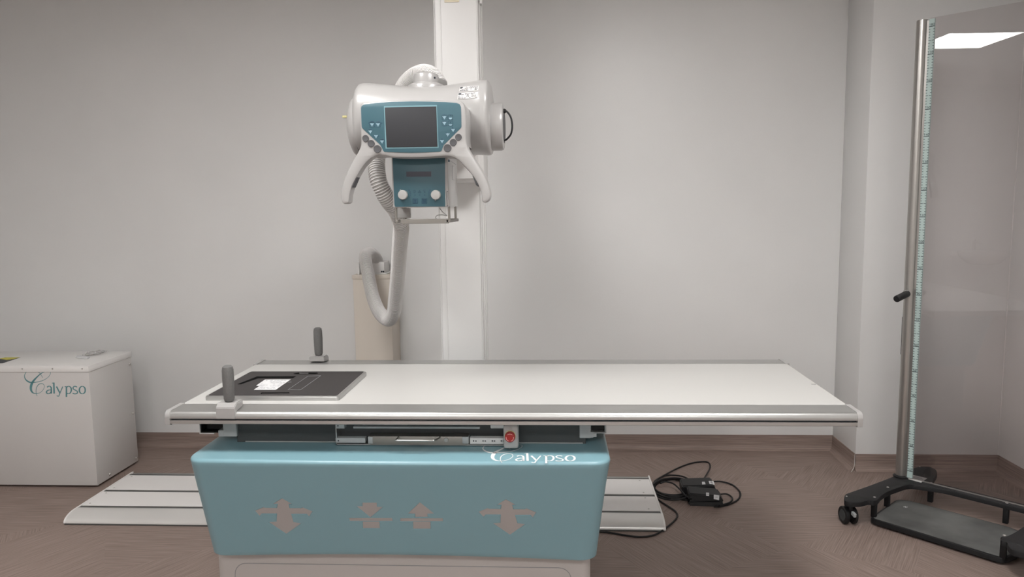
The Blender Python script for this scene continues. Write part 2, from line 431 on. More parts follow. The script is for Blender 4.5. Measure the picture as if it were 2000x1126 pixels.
# ================================================================== cable cabinet on the back wall + hose
KX0, KX1, KY0, KZ = -1.136, -.912, 4.05, 1.072
t = thing('cable_cabinet', 'tall narrow beige metal cabinet against the back wall behind the table', 'cabinet', ((KX0+KX1)/2, (KY0+YB)/2, 0))
bm = B(); box(bm, (KX0+.004, KY0+.004, .001), (KX1-.004, YB-.002, KZ-.022), .003, 2); obj('body', bm, M['beige'], t)
bm = B(); box(bm, (KX0, KY0, KZ-.024), (KX1, YB-.001, KZ), .003, 2); obj('lid', bm, M['beige'], t)
bm = B()
box(bm, (KX0+.05, KY0+.03, KZ), (KX1-.03, YB-.02, KZ+.006), .001, 1)
a = at(729, 536, Y=KY0+.06); b = at(751, 511, Y=KY0+.06)
box(bm, (a.x, KY0+.05, KZ+.004), (b.x, YB-.03, b.z), .004, 2)
a = at(699, 512, Y=KY0+.05); box(bm, (a.x, KY0+.03, KZ), (a.x+.012, YB-.03, a.z), .002, 1)
br = obj('hose_bracket', bm, M['white'], t)
for x in (745.5, 749):
    p = at(x, 530, Y=KY0+.05); bm = B(); lathe(bm, [(0, .003), (.004, .002), (.005, 0)], axis(p, (0, -1, 0)), 10); obj('screw', bm, M['dark'], br)

path = [(858, 168, 2.70), (846, 150, 2.74), (826, 143, 2.80), (803, 154, 2.87), (786, 175, 2.93), (766, 215, 2.97), (745, 262, 2.96), (736, 307, 2.88), (737, 343, 2.84), (745.5, 369, 2.84), (760, 393, 2.87), (775, 413, 2.92), (783, 440, 2.98),
        (781, 473, 3.08), (778.6, 513, 3.2), (776, 548, 3.3), (772, 585, 3.4), (769, 608, 3.46), (759, 624, 3.52), (743, 612, 3.6), (732, 590, 3.68), (725, 566, 3.75), (720, 540, 3.82), (714.6, 513, 3.9), (714, 499, 3.97), (724, 494, 4.05), (735, 505, 4.12), (738, 518, 4.14)]
P = catmull([at(a, b, Y=c) for a, b, c in path], 8)
# resample evenly
L = [0]
for a, b in zip(P[:-1], P[1:]): L.append(L[-1]+(b-a).length)
N = int(L[-1]/.00235); Q = []; j = 0
for i in range(N+1):
    s = L[-1]*i/N
    while j < len(L)-2 and L[j+1] < s: j += 1
    Q.append(P[j].lerp(P[j+1], (s-L[j])/max(1e-9, L[j+1]-L[j])))
t = thing('corrugated_hose', 'white ribbed plastic cable hose looping from the X-ray head down to the beige cabinet', 'hose', Q[-1])
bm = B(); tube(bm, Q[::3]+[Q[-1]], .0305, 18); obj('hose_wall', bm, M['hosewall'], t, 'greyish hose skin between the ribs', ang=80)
turns = L[-1]/.0088; n_ = int(turns*16); nr_ = None; H_ = []
for i in range(n_+1):
    f = i/n_*N; k = min(int(f), N-1); p = Q[k].lerp(Q[k+1], f-k)
    d = (Q[min(k+3, N)]-Q[max(k-3, 0)]).normalized()
    nr_ = d.orthogonal().normalized() if nr_ is None else (nr_-d*nr_.dot(d)).normalized()
    b_ = d.cross(nr_); a_ = 2*math.pi*turns*i/n_
    H_.append(p+(nr_*math.cos(a_)+b_*math.sin(a_))*.0322)
bm = B(); tube(bm, H_, .0021, 5); obj('spiral_rib', bm, M['hose'], t, 'glossy white spiral rib', ang=80)

# ================================================================== floor track
TX0, TX1 = -2.285, .482
t = thing('floor_track', 'long low white and aluminium floor track running behind the examination table', 'floor track', ((TX0+TX1)/2, 3.4, 0))
def extrude_yz(bm, prof, x0, x1):
    A = [bm.verts.new((x0, y, z)) for y, z in prof]; C = [bm.verts.new((x1, y, z)) for y, z in prof]; n = len(prof)
    for k in range(n): bm.faces.new((A[k], A[(k+1) % n], C[(k+1) % n], C[k]))
    bm.faces.new(A); bm.faces.new(C); return bm
H = .042
nose = [(3.156, 0.0), (3.150, .005)] + [(3.235-.085*math.cos(math.radians(q)), .006+(H-.006)*math.sin(math.radians(q))) for q in range(8, 91, 8)] + [(3.243, H), (3.243, 0)]
bm = B(); extrude_yz(bm, nose, TX0, TX1); ns = obj('front_nosing', bm, M['nosing'], t)
bm = B(); box(bm, (TX0, 3.1455, .0), (TX1, 3.156, .0055)); obj('dark_strip', bm, M['darkalu'], ns)  # thin dark strip along the foot of the nosing
for y0, y1 in ((3.243, 3.275), (3.444, 3.472), (3.669, 3.69)):
    bm = B(); box(bm, (TX0, y0+(.010 if y0 < 3.3 else 0), 0), (TX1, y1, H-.003)); gr_ = obj('guide_rail', bm, M['darkalu'], t)
    if y0 < 3.3: bm = B(); box(bm, (TX0, y0, 0), (TX1, y0+.010, H-.001)); obj('rail_lip', bm, M['alu'], gr_)
for y0, y1 in ((3.275, 3.444), (3.472, 3.669)):
    bm = B(); box(bm, (TX0, y0, 0), (TX1, y1, H), .0015, 1); c = obj('cover_panel', bm, M['track'], t)
    for sx in (TX0+.03, TX1-.05):
        for sy in (y0+.02, y1-.02):
            bm = B(); lathe(bm, [(0, .0012), (.004, .0008), (.0045, 0)], Matrix.Translation((sx, sy, H)), 10); obj('screw', bm, M['screw'], c)
bm = B(); box(bm, (TX0, 3.69, 0), (TX1, 3.715, H-.004), .003, 2); obj('rear_edge', bm, M['alu'], t)
for x0, x1 in ((TX0-.008, TX0), (TX1, TX1+.008)):
    bm = B(); extrude_yz(bm, nose[:-2]+[(3.718, H+.001), (3.718, 0)], x0, x1); obj('end_cap', bm, M['track'], t)

# ================================================================== examination table
ZT = .814
EX0, EX1 = -1.233, .922
t = thing('examination_table', 'X-ray examination table with a white top on a wide teal pedestal', 'examination table', (-.5, 2.6, 0))
bm = B(); box(bm, (EX0+.004, 2.293, ZT-.030), (EX1-.004, 2.90, ZT), .002, 1); obj('tabletop', bm, M['laminate'], t)
def rail_prof(f, y0):     # f=+1 front rail (outer side towards -y)
    p = [(0, ZT+.001), (0, ZT-.035)]                      # inner
    p += [(-.085, ZT-.0415), (-.0935, ZT-.038), (-.0935, ZT-.0275), (-.080, ZT-.0275), (-.080, ZT-.0215), (-.0935, ZT-.0215)]
    p += [(-.0785-.0150*math.cos(math.radians(q)), ZT-.017+.017*math.sin(math.radians(q))) for q in range(0, 91, 10)]
    return [(y0+f*a, b) for a, b in p]
for f, y0, nm in ((1, 2.294, 'front'), (-1, 2.899, 'back')):
    bm = B(); extrude_yz(bm, rail_prof(f, y0), EX0+.012, EX1-.012)
    r = obj('side_rail', bm, M['alu'], t)
    bm = B(); ya, yb = sorted((y0-f*.0795, y0-f*.084)); box(bm, (EX0+.0125, ya, ZT-.0273), (EX1-.0125, yb, ZT-.0217)); obj('groove', bm, M['dark'], r)
    ol = [(y0+f*a, b) for a, b in [(.006, ZT+.0025), (.006, ZT-.036), (-.085, ZT-.044), (-.094, ZT-.041)]]
    ol += [(y0+f*(-.079-.0165*math.cos(math.radians(q))), ZT-.018+.0205*math.sin(math.radians(q))) for q in range(0, 91, 10)]
    for x0, x1 in ((EX0-.003, EX0+.012), (EX1-.012, EX1+.003)):
        bm = B(); extrude_yz(bm, ol, x0, x1); obj('end_cap', bm, M['gloss'], t)
bm = B(); lathe(bm, [(0, .001), (.008, .0008), (.009, 0)], Matrix.Translation(at(1589, 750, Z=ZT)), 14); obj('plug', bm, M['knob'], t)
# under-frame: dark box, cross rails and bearing brackets
bm = B(); box(bm, (-1.06, 2.318, .672), (.10, 2.80, .782), .002, 1)
fr = obj('under_frame', bm, M['interior'], t)
for s, x0 in ((-1, -1.172), (1, .082)):
    bm = B()
    # hollow cross rail profile seen from the end
    xa, xb = (x0, x0+.155)
    if s < 0:
        box(bm, (x0+.072, 2.305, .700), (x0+.118, 2.86, .772), .002, 1)
        box(bm, (x0+.055, 2.305, .700), (x0+.075, 2.86, .722), .002, 1)
    else:
        box(bm, (x0-.003, 2.305, .700), (x0+.034, 2.86, .772), .002, 1)
        box(bm, (x0+.030, 2.305, .702), (x0+.042, 2.86, .722), .001, 1)
    obj('cross_rail', bm, M['greypaint'], t)
    bm = B()
    if s < 0:
        box(bm, (x0-.006, 2.31, .712), (x0+.072, 2.84, .715)); box(bm, (x0-.006, 2.31, .712), (x0-.003, 2.84, .772))
        box(bm, (x0+.0, 2.34, .716), (x0+.07, 2.84, .771))
        obj('guide_slot', bm, M['black'], t)
        bm = B(); box(bm, (x0-.010, 2.307, .708), (x0+.040, 2.315, .7115), .001, 1); box(bm, (x0-.010, 2.307, .708), (x0-.0065, 2.315, .772), .001, 1); obj('guide_slot_rim', bm, M['white'], t)
    else:
        box(bm, (x0+.036, 2.322, .7205), (x0+.078, 2.84, .771)); obj('guide_slot', bm, M['black'], t)
        bm = B(); box(bm, (x0+.036, 2.305, .7165), (x0+.083, 2.335, .7205), .001, 1); box(bm, (x0+.0785, 2.305, .717), (x0+.083, 2.335, .772), .001, 1)
        box(bm, (x0+.040, 2.305, .704), (x0+.052, 2.33, .7165), .001, 1); obj('guide_slot_rim', bm, M['greypaint'], t)
bm = B(); box(bm, (-1.03, 2.314, .6795), (.09, 2.319, .6820)); obj('frame_edge', bm, M['greypaint'], t)
# pedestal shroud
zb = .318
def halfw(s):     # s 0 top .. 1 bottom
    return [(-1.156+.011*s), (.170-.037*s**.85)]
def shroud():
    bm = B(); rings = []; levels = []
    R = .011; zt = .678
    for q in range(0, 91, 15):
        levels.append((R*(1-math.sin(math.radians(q))), zt-R*(1-math.cos(math.radians(q)))))
    levels = [(R*(1-math.sin(math.radians(q))), zt-R*(1-math.cos(math.radians(q)))) for q in range(0, 91, 15)]
    for k in range(1, 25): levels.append((0, (zt-R)+(zb-(zt-R))*k/24))
    levels.append((.004, zb-.004)); levels.append((.02, zb-.005))
    for inset, z in levels:
        s = max(0, min(1, (zt-R-z)/(zt-R-zb))); x0, x1 = halfw(s)
        yf = 2.148+.093*s; yb = 2.90-.03*s; x0 += inset; x1 -= inset; yf += inset; yb -= inset
        cr = .055
        pts = []
        for cx, cy, a0 in ((x1-cr, yb-cr, 0), (x0+cr, yb-cr, 90), (x0+cr, yf+cr, 180), (x1-cr, yf+cr, 270)):
            for k in range(9):
                a = math.radians(a0+90*k/8); pts.append((cx+cr*math.cos(a), cy+cr*math.sin(a)))
            if a0 == 180:
                for k in range(1, 16):
                    u = k/16; pts.append((x0+cr+(x1-x0-2*cr)*u, yf))
        ring = []
        for x, y in pts:
            c = ((x-(x0+x1)/2)/((x1-x0)/2)); front = max(0, min(1, (2.55-y)/.3))
            zz = z + s**3*front*.012*(1-c*c)      # arched lower edge
            ring.append(bm.verts.new((x, y+front*(-.010+.012*s)*(1-c*c), zz)))
        rings.append(ring)
    n = len(rings[0])
    for A, C in zip(rings[:-1], rings[1:]):
        for k in range(n): bm.faces.new((A[k], A[(k+1) % n], C[(k+1) % n], C[k]))
    bm.faces.new(rings[0]); bm.faces.new(rings[-1]); return bm
sh = obj('pedestal_shroud', shroud(), M['teal'], t, 'glossy teal shroud tapering downwards', ang=50)
# lift box between shroud top and frame
bm = B(); box(bm, (-1.0, 2.46, .678), (.04, 2.80, .70)); obj('lift_plate', bm, M['interior'], t)
bm = B(); prism(bm, rrect(-1.150, 2.300, .114, 2.86, .03), ZP(0), zb+.01); bs = obj('pedestal_base', bm, M['base'], t, 'off white base under the teal shroud')
# access panel seam on the base
pl = rrect(-1.085, .03, .05, .262, .04)
bm = B(); tube(bm, [(x, 2.2995, z) for x, z in pl], .0012, 6, closed=True); obj('panel_seam', bm, M['grey_print'], bs)
# logo on the shroud's top
def mp(u, v, h):
    x = 943+(u-515)/5.5556*1.0; 
    p = at(943+(u-435)*(181/1090.), 866.5+(v-384)*(36.5/462.), Z=.6785); return Vector((p.x, p.y, .6782+h))
obj('logo', calypso(mp), M['logo_white'], sh, 'white printed word with a swirling capital C', smooth=False)
# direction symbols pressed into the shroud front
def cross_arrow(c):
    X, Y = c; s = 1/5.
    q = [(360, 118), (455, 168), (420, 170), (430, 214), (548, 214), (560, 206), (652, 243), (622, 290), (602, 265), (445, 266), (470, 350), (545, 358), (400, 460), (235, 348), (308, 346), (312, 262), (160, 262), (140, 284), (98, 238), (180, 204), (195, 210), (312, 212), (320, 168), (275, 168)]
    return [(X+(a-380)*s, Y+(b-290)*s) for a, b in q]
def surf_y(u, v):
    """depth of the shroud's front face at x=u, z=v (same law as shroud())"""
    top = .678-.011; q = .5
    for _ in range(6):
        x0, x1 = halfw(q); c = (u-(x0+x1)/2)/((x1-x0)/2)
        q = max(0, min(1, (top-(v-q**3*.012*(1-c*c)))/(top-zb)))
    return 2.148+.093*q+(-.010+.012*q)*(1-c*c)
def on_front(pts):
    out = []
    for a, b in pts:
        y = 2.21
        for _ in range(6):
            p = at(a, b, Y=y); y = surf_y(p.x, p.z)
        out.append((p.x, p.z))
    return out
def fmap(off):
    return lambda u, v, w_: Vector((u, surf_y(u, v)-off-w_, v))
sets = [('direction_symbol', [cross_arrow((554.5, 1008))]), ('direction_symbol', [cross_arrow((992, 1010))]),
        ('lower_symbol', [[(708, 982), (735, 982), (735, 990), (747, 990), (723, 1009.5), (697, 989), (708, 989)], [(682, 1012), (765, 1012), (766, 1017), (683, 1017)], [(708.5, 1019), (740, 1019), (741, 1031), (709, 1031)]]),
        ('raise_symbol', [[(820, 981.5), (847, 1002.5), (834, 1003), (834.5, 1009), (811, 1009), (811, 1003), (797, 1002.5)], [(782, 1012.5), (864, 1012.5), (864.5, 1017.5), (782, 1017.5)], [(807, 1019), (840, 1019), (840.5, 1032), (807, 1032)]])]
cut = B(); plates = []
def cutter(bm, P):
    """solid that widens towards the surface: presses a recess with sloping walls"""
    L_ = [(-.0006, -.0050), (0, -.0032), (-.0030, .0008), (-.0045, .004)]
    rings = []
    for d, off in L_[1:]:
        Q_ = offset2(P, d) if d else P
        rings.append([bm.verts.new(fmap(off)(a, b, 0)) for a, b in Q_])
    n = len(P)
    for A, C in zip(rings[:-1], rings[1:]):
        for k in range(n): bm.faces.new((A[k], A[(k+1) % n], C[(k+1) % n], C[k]))
    for rr_, Q_ in ((rings[0], P), (rings[-1], offset2(P, L_[-1][0]))):
        for t_ in tessellate_polygon([[Vector((p[0], p[1], 0)) for p in Q_]]): bm.faces.new([rr_[k] for k in t_])
for nm, polys in sets:
    bf = B()
    for q in polys:
        P = on_front(q); cutter(cut, P)
        prism(bf, offset2(P, -.0006), fmap(-.0032), .0006, 0, bottom=False)
    plates.append((nm, bf))
bmesh.ops.recalc_face_normals(cut, faces=cut.faces)
bmesh.ops.transform(cut, matrix=INV[sh.name], verts=cut.verts)
cm = bpy.data.meshes.new('cut'); cut.to_mesh(cm); cut.free(); cobj = bpy.data.objects.new('cut', cm); COL.objects.link(cobj)
cobj.location = t.location
md = sh.modifiers.new('cut', 'BOOLEAN'); md.operation = 'DIFFERENCE'; md.solver = 'EXACT'; md.use_self = True; md.object = cobj
bpy.context.view_layer.update()
nm_ = bpy.data.meshes.new_from_object(sh.evaluated_get(bpy.context.evaluated_depsgraph_get()))
sh.modifiers.clear(); sh.data = nm_; bpy.data.objects.remove(cobj)
if not nm_.materials: nm_.materials.append(M['teal'])
nm_.polygons.foreach_set('use_smooth', [True]*len(nm_.polygons)); nm_.set_sharp_from_angle(angle=math.radians(28))
for nm, bf in plates: obj(nm, bf, M['symbol'], sh, 'grey arrow symbol', smooth=False)
# bucky tray unit under the top
def zx(px, py, Y): p = at(px, py, Y=Y); return p.x, p.z
YT = 2.285
x0, zt_ = zx(655, 829, YT); x1, z1 = zx(1000, 829, YT); _, z0 = zx(655, 868, YT)
bm = B()
box(bm, (x0, YT, z0), (x1+.02, 2.42, z0+.003)); box(bm, (x0, YT, z0), (x0+.003, 2.42, .770))
ty = obj('bucky_frame', bm, M['alu'], t, 'bare metal tray frame')
bm = B(); a = zx(656, 836, YT); b = zx(673, 826, YT); box(bm, (a[0], YT-.002, a[1]), (b[0], YT+.02, .771), .001, 1)
a = zx(656, 864, YT); b = zx(713.5, 854.5, YT); box(bm, (a[0], YT-.002, a[1]), (b[0], YT+.02, b[1]), .001, 1)
obj('bracket', bm, M['greypaint'], ty)
for px, py in ((660, 831), (661, 860)):
    p = zx(px, py, YT-.002); bm = B(); lathe(bm, [(0, .0012), (.0022, .001), (.0024, 0)], axis((p[0], YT-.002, p[1]), (0, -1, 0)), 12); obj('screw', bm, M['dark'], ty)
bm = B(); a = zx(690, 836, YT); b = zx(937, 833, YT); box(bm, (a[0], YT-.001, a[1]), (b[0], YT+.012, b[1]), .001, 1)
a = zx(708, 829, YT+.03)
for u0, u1 in ((708, 795), (838, 922)):
    a = zx(u0, 829.2, YT+.03); b = zx(u1, 827.5, YT+.03); box(bm, (a[0], YT+.03, a[1]), (b[0], YT+.04, b[1]))
obj('slot_strip', bm, M['greypaint'], ty)
bm = B(); a = zx(958, 836, YT); b = zx(992, 828, YT); box(bm, (a[0], YT-.002, a[1]), (b[0], YT+.02, b[1]), .002, 1)
a = zx(918, 866, YT); b = zx(984, 854.5, YT); box(bm, (a[0], YT-.003, a[1]), (b[0], YT+.02, b[1]), .001, 1); ks = obj('key_strip', bm, M['white'], ty, 'pale strip with small round keys')
for u in (925, 943.5, 961.5, 979):
    p = zx(u, 860.5, YT-.003); bm = B(); lathe(bm, [(0, .0012), (.002, .001), (.0024, 0)], axis((p[0], YT-.003, p[1]), (0, -1, 0)), 12)
    for k in range(2): box(bm, (p[0]+.0045+.003*k, YT-.0037, p[1]-.002), (p[0]+.0065+.003*k, YT-.003, p[1]+.002))
    obj('key', bm, M['dark'], t)
# sliding cassette tray with wire handle
a = zx(720, 866, YT); b = zx(915, 851.5, YT)
bm = B(); prism(bm, rrect(a[0], YT-.004, b[0], 2.41, .012), ZP(z0+.003), b[1]-z0-.003, .002); tr = obj('cassette_tray', bm, M['bronze'], t, 'grey metal sliding tray front')
yh = 2.205; ha = zx(772, 859.5, yh); hb = zx(848, 859.5, yh)
bm = B()
tube(bm, catmull([(ha[0]-.006, YT-.003, ha[1]-.014), (ha[0]-.004, YT-.030, ha[1]-.010), (ha[0], yh+.010, ha[1]-.002), (ha[0]+.008, yh, ha[1]), ((ha[0]+hb[0])/2, yh-.001, ha[1]), (hb[0]-.008, yh, ha[1]), (hb[0], yh+.010, ha[1]-.002), (hb[0]+.004, YT-.030, ha[1]-.010), (hb[0]+.006, YT-.003, ha[1]-.014)], 6), .0026, 10)
obj('handle', bm, M['steel'], tr)
p = zx(871.5, 858, YT-.004); bm = B(); lathe(bm, [(0, .006), (.0065, .005), (.0075, .002), (.0075, 0)], axis((p[0], YT-.004, p[1]), (0, -1, 0)), 20); obj('latch_knob', bm, M['knob'], tr)
for u0, u1 in ((720, 728), (904, 915)):
    a = zx(u0, 865, YT); b = zx(u1, 852, YT); bm = B(); box(bm, (a[0]-.001, YT-.0055, a[1]), (b[0]+.001, YT+.02, b[1]), .002, 2); obj('corner_cap', bm, M['greypaint'], tr)
# emergency stop
YE = 2.235
a = zx(983.5, 876, YE); b = zx(1012, 829, YE)
bm = B(); prism(bm, rrect(a[0], a[1], b[0], b[1], .009), lambda u, v, w_: Vector((u, YE+.05-w_, v)), .05, .006); box(bm, (a[0]+.006, YE+.03, b[1]-.012), (b[0]-.006, 2.31, b[1]-.002)); es = obj('emergency_stop', bm, M['gloss'], t, 'white emergency stop housing')
c = zx(996.5, 850.5, YE)
bm = B(); lathe(bm, [(.0178, 0), (.0178, .003), (.0165, .004), (.0, .004)], axis((c[0], YE, c[1]), (0, -1, 0)), 32); obj('collar', bm, M['brass'], es)
bm = B(); lathe(bm, [(.0165, .003), (.0165, .014), (.015, .018), (.009, .0195), (0, .020)], axis((c[0], YE, c[1]), (0, -1, 0)), 32); obj('red_button', bm, M['red'], es, 'round red push button')
bm = B()
for k in range(3):
    a0 = math.radians(90+120*k-40); tube(bm, [(c[0]+.0115*math.cos(a0+math.radians(q)), YE-.0188, c[1]+.0115*math.sin(a0+math.radians(q))) for q in range(0, 81, 10)], .0007, 6)
obj('arrow_print', bm, M['redline'], es)

# ================================================================== hand grips clamped on the rails
def hand_grip(x, yrail, f, label):
    t = thing('hand_grip', label, 'hand grip', (x, yrail, ZT), group='grey foam hand grips clamped to the table rails')
    bm = B(); w_ = .031
    prof = [(yrail-f*.034, ZT-.022), (yrail-f*.034, ZT+.014), (yrail-f*.018, ZT+.026), (yrail+f*.030, ZT+.026), (yrail+f*.030, ZT+.006), (yrail+f*.010, ZT+.002), (yrail-f*.024, ZT+.002), (yrail-f*.026, ZT-.022)]
    extrude_yz(bm, prof, x-w_, x+w_); bmesh.ops.bevel(bm, geom=list(bm.edges), offset=.002, segments=2, affect='EDGES'); obj('clamp', bm, M['gloss'], t)
    bm = B(); lathe(bm, [(.006, -.024), (.006, .0)], Matrix.Translation((x+.02*0, yrail+f*.0, ZT+.026)), 12)
    bm2 = B(); lathe(bm2, [(.010, ZT+.026), (.0145, ZT+.029), (.0165, ZT+.036), (.0175, ZT+.07), (.018, ZT+.10), (.0175, ZT+.128), (.0155, ZT+.139), (.010, ZT+.143), (0, ZT+.144)], Matrix.Translation((x, yrail, 0)), 28)
    bm.free(); obj('foam_handle', bm2, M['grip'], t)
    bm = B(); lathe(bm, [(.005, -.012), (.008, -.010), (.008, 0), (.004, .002)], Matrix.Translation((x, yrail-f*.008, ZT+.012)), 14)
    obj('screw', bm, M['screw'], t)
    return t
hand_grip(-1.038, 2.232, 1, 'grey foam hand grip on the front rail of the examination table')
hand_grip(-.981, 2.955, -1, 'grey foam hand grip on the back rail of the examination table')

# ================================================================== flat detector on the table
t = thing('detector_cassette', 'flat black detector cassette with a silver edge lying on the white tabletop', 'x-ray cassette', (-.94, 2.52, ZT))
DX0, DX1, DY0, DY1, DZ = -1.172, -.715, 2.336, 2.708, ZT+.0170
bm = B(); prism(bm, rrect(DX0, DY0, DX1, DY1, .012), ZP(ZT), .0155, .005); obj('edge_frame', bm, M['alu'], t)
bm = B(); prism(bm, rrect(DX0+.008, DY0+.008, DX1-.008, DY1-.008, .01), ZP(ZT+.014), .0026, .001); tp = obj('cover_plate', bm, M['detector'], t)
zz = DZ
def dpt(a, b): p = at(480+a/12.5, 720+b/12.5, Z=zz); return (p.x, p.y)
bm = B(); prism(bm, [dpt(275, 185), dpt(1225, 180), dpt(1150, 222), dpt(300, 226), dpt(0, 330), dpt(-120, 372), dpt(-200, 372)], ZP(zz), .0006); obj('recess', bm, M['pit'], t)
bm = B(); prism(bm, [dpt(200, 512), dpt(730, 512), dpt(890, 400), dpt(1100, 258), dpt(470, 262), dpt(255, 410), dpt(340, 414)], ZP(zz), .0007); st = obj('sticker', bm, M['paper'], t, 'white printed sticker')
bm = B(); rnd = random.Random(3)
for r_ in range(8):
    v = 285+r_*27; sh_ = -(v-262)*1.45
    u = 520+sh_
    while u < 1020+sh_:
        w_ = rnd.uniform(20, 80)
        if rnd.random() < .6: prism(bm, [dpt(u, v+6), dpt(u+w_, v+6), dpt(u+w_+9, v), dpt(u+9, v)], ZP(zz+.0007), .0003, bottom=False)
        u += w_+14
obj('sticker_print', bm, M['grey_print'], st, smooth=False)
bm = B()
for a, b in (((1030, 510), (1520, 175)), ((1340, 510), (1830, 165)), ((1030, 510), (1340, 510)), ((1520, 175), (1830, 165)), ((1020, 330), (1120, 322))):
    a = dpt(*a); b = dpt(*b); tube(bm, [(a[0], a[1], zz+.0003), (b[0], b[1], zz+.0003)], .0007, 5)
obj('outline_print', bm, M['grey_print'], tp)
for q in ([(1160, 115), (1300, 88), (1740, 92), (1770, 105), (1700, 122), (1200, 125)], [(360, 600), (390, 575), (1060, 570), (1070, 590), (400, 598), (380, 612)]):
    bm = B(); prism(bm, [dpt(*c) for c in q], ZP(zz), .0004); obj('grip_recess', bm, M['pit'], t)
bm = B(); prism(bm, [dpt(1300, 102), dpt(1530, 104), dpt(1530, 110), dpt(1320, 110)], ZP(zz+.0004), .0004); obj('connector', bm, M['screw'], t)

# ================================================================== X-ray tube stand
t = thing('xray_tube_stand', 'white floor mounted X-ray column carrying the tube head with a teal control panel', 'x-ray machine', (-.42, 3.4, H))
CX0, CX1, CY = -.519, -.322, 3.30
bm = B(); prism(bm, rrect(CX0, CY, CX1, CY+.18, .012), ZP(H+.03), 2.66-H)
col = obj('column', bm, M['white'], t)
bm = B(); box(bm, (CX0-.04, CY-.02, H+.0015), (CX1+.04, CY+.22, H+.07), .008, 2); obj('column_foot', bm, M['white'], t)
for x in (CX0+.0015, CX0+.030, CX1-.006):
    bm = B(); box(bm, (x, CY-.003, H+.08), (x+.004, CY+.002, 2.68), .001, 1); obj('guide_rib', bm, M['white'], col)
bm = B(); box(bm, (CX1, CY+.03, H+.08), (CX1+.007, CY+.05, 2.68), .001, 1); box(bm, (CX1, CY+.09, H+.08), (CX1+.010, CY+.11, 2.68), .001, 1); obj('side_rail', bm, M['white'], col)
a = at(868, 4.5, Y=CY-.003); b = at(896, -25, Y=CY-.003); bm = B(); prism(bm, [(a.x, a.z), (b.x, a.z), (b.x, b.z), (a.x, b.z)], YP(CY-.001), .003); obj('label', bm, mat('cream_label', (.70, .62, .48), .5, bump=.01), col, 'pale yellow label')
bm = B(); box(bm, (CX1+.004, CY+.02, 2.331), (CX1+.016, CY+.06, 2.42), .002, 1); obj('stop_bracket', bm, M['white'], col)
# carriage and arm
bm = B(); a = at(870, 355, Y=3.14); b = at(945, 296, Y=3.14)
box(bm, (a.x, 3.14, a.z), (b.x, 3.315, b.z+.14), .006, 2)
box(bm, (a.x+.010, 3.128, a.z+.010), (b.x-.02, 3.142, b.z+.08), .003, 1)
box(bm, (-.56, 2.95, 1.66), (-.32, 3.18, 1.81), .01, 2)
car = obj('carriage', bm, M['white'], t)
bm = B(); rod(bm, (-.45, 2.70, 1.74), (-.45, 2.96, 1.74), .075, 36); obj('support_arm', bm, M['white'], t)
bm = B(); n = 90; tube(bm, [at(949+1.5*math.sin(i/n*3), 298+i*.52, Y=3.42) for i in range(n+1)], lambda f: .0055+.0016*math.cos(f*n*math.pi/1.5), 8); obj('spiral_cable', bm, M['hose'], t, 'thin ribbed cable beside the column')
# tube housing : loft along x
HT = [(699.5, 205, 285, .050), (700.5, 190, 293, .090), (702.5, 179, 298, .112), (705.5, 171, 301, .125), (709.5, 166, 303, .131), (716, 164, 304, .134), (728, 164, 304, .134), (760, 167, 303, .134), (800, 171, 302, .134), (840, 171.5, 302, .134), (880, 168, 302, .134),
      (915, 162.5, 302, .134), (938, 159, 302, .134), (942, 158.3, 302.5, .137), (952, 158.5, 303, .137), (956, 161, 302, .134), (958.5, 166, 300, .126), (960, 175, 294, .112)]
def housing():
    bm = B(); rings = []
    yc = 2.645
    for px, tp_, bt, dy in HT:
        a = at(px, tp_, Y=yc); b = at(px, bt, Y=yc); x = a.x; cz = (a.z+b.z)/2; hz = (a.z-b.z)/2; ring = []
        for k in range(64):
            q = 2*math.pi*k/64; c, s_ = math.cos(q), math.sin(q); e = 2/2.5
            ring.append(bm.verts.new((x, yc+dy*math.copysign(abs(c)**e, c), cz+hz*math.copysign(abs(s_)**e, s_))))
        rings.append(ring)
    for A, C in zip(rings[:-1], rings[1:]):
        for k in range(64): bm.faces.new((A[k], A[(k+1) % 64], C[(k+1) % 64], C[k]))
    bm.faces.new(rings[0]); bm.faces.new(rings[-1]); return bm
hs = obj('tube_housing', housing(), M['gloss'], t, ang=45)
# collar line near the right end
xr = at(944, 200, Y=2.62).x
# end caps
cz = 1.727; xr = at(957, 245, Y=2.645).x; xl = at(701, 245, Y=2.645).x
bm = B(); lathe(bm, [(.082, 0), (.083, .012), (.083, .040), (.080, .047), (.074, .050), (.060, .0505), (.058, .048), (.0, .048)], axis((xr, 2.645, cz), (1, 0, 0)), 48); ec = obj('end_cap', bm, M['gloss'], hs)
bm = B(); lathe(bm, [(.056, .0), (.056, .004), (.050, .0055), (0, .006)], axis((xr+.047, 2.645, cz), (1, 0, 0)), 40); obj('end_disc', bm, M['btn'], hs, 'dark grey recessed disc')
bm = B(); x_ = xr+.050
tube(bm, catmull([(x_, 2.62, cz+.052), (x_+.012, 2.618, cz+.050), (x_+.026, 2.614, cz+.030), (x_+.031, 2.612, cz), (x_+.026, 2.614, cz-.028), (x_+.010, 2.62, cz-.046), (x_, 2.625, cz-.049)], 6), .0033, 8); lathe(bm, [(.008, -.002), (.008, .008), (.005, .012)], axis((x_-.002, 2.62, cz+.052), (1, 0, 0)), 12); obj('tube_cable', bm, M['black'], hs, 'thin black cable loop on the end cap')
bm = B(); lathe(bm, [(.112, 0), (.110, .012), (.098, .026), (.080, .034), (.05, .037), (0, .038)], axis((xl+.012, 2.645, cz+.010), (-1, 0, 0)), 48); obj('end_cap', bm, M['gloss'], hs)
a = at(671, 226, Y=2.61); bm = B(); box(bm, (a.x-.002, 2.60, a.z-.008), (a.x+.03, 2.615, a.z), .001, 1); obj('clip', bm, M['brass'], hs, 'small yellow and black clip')
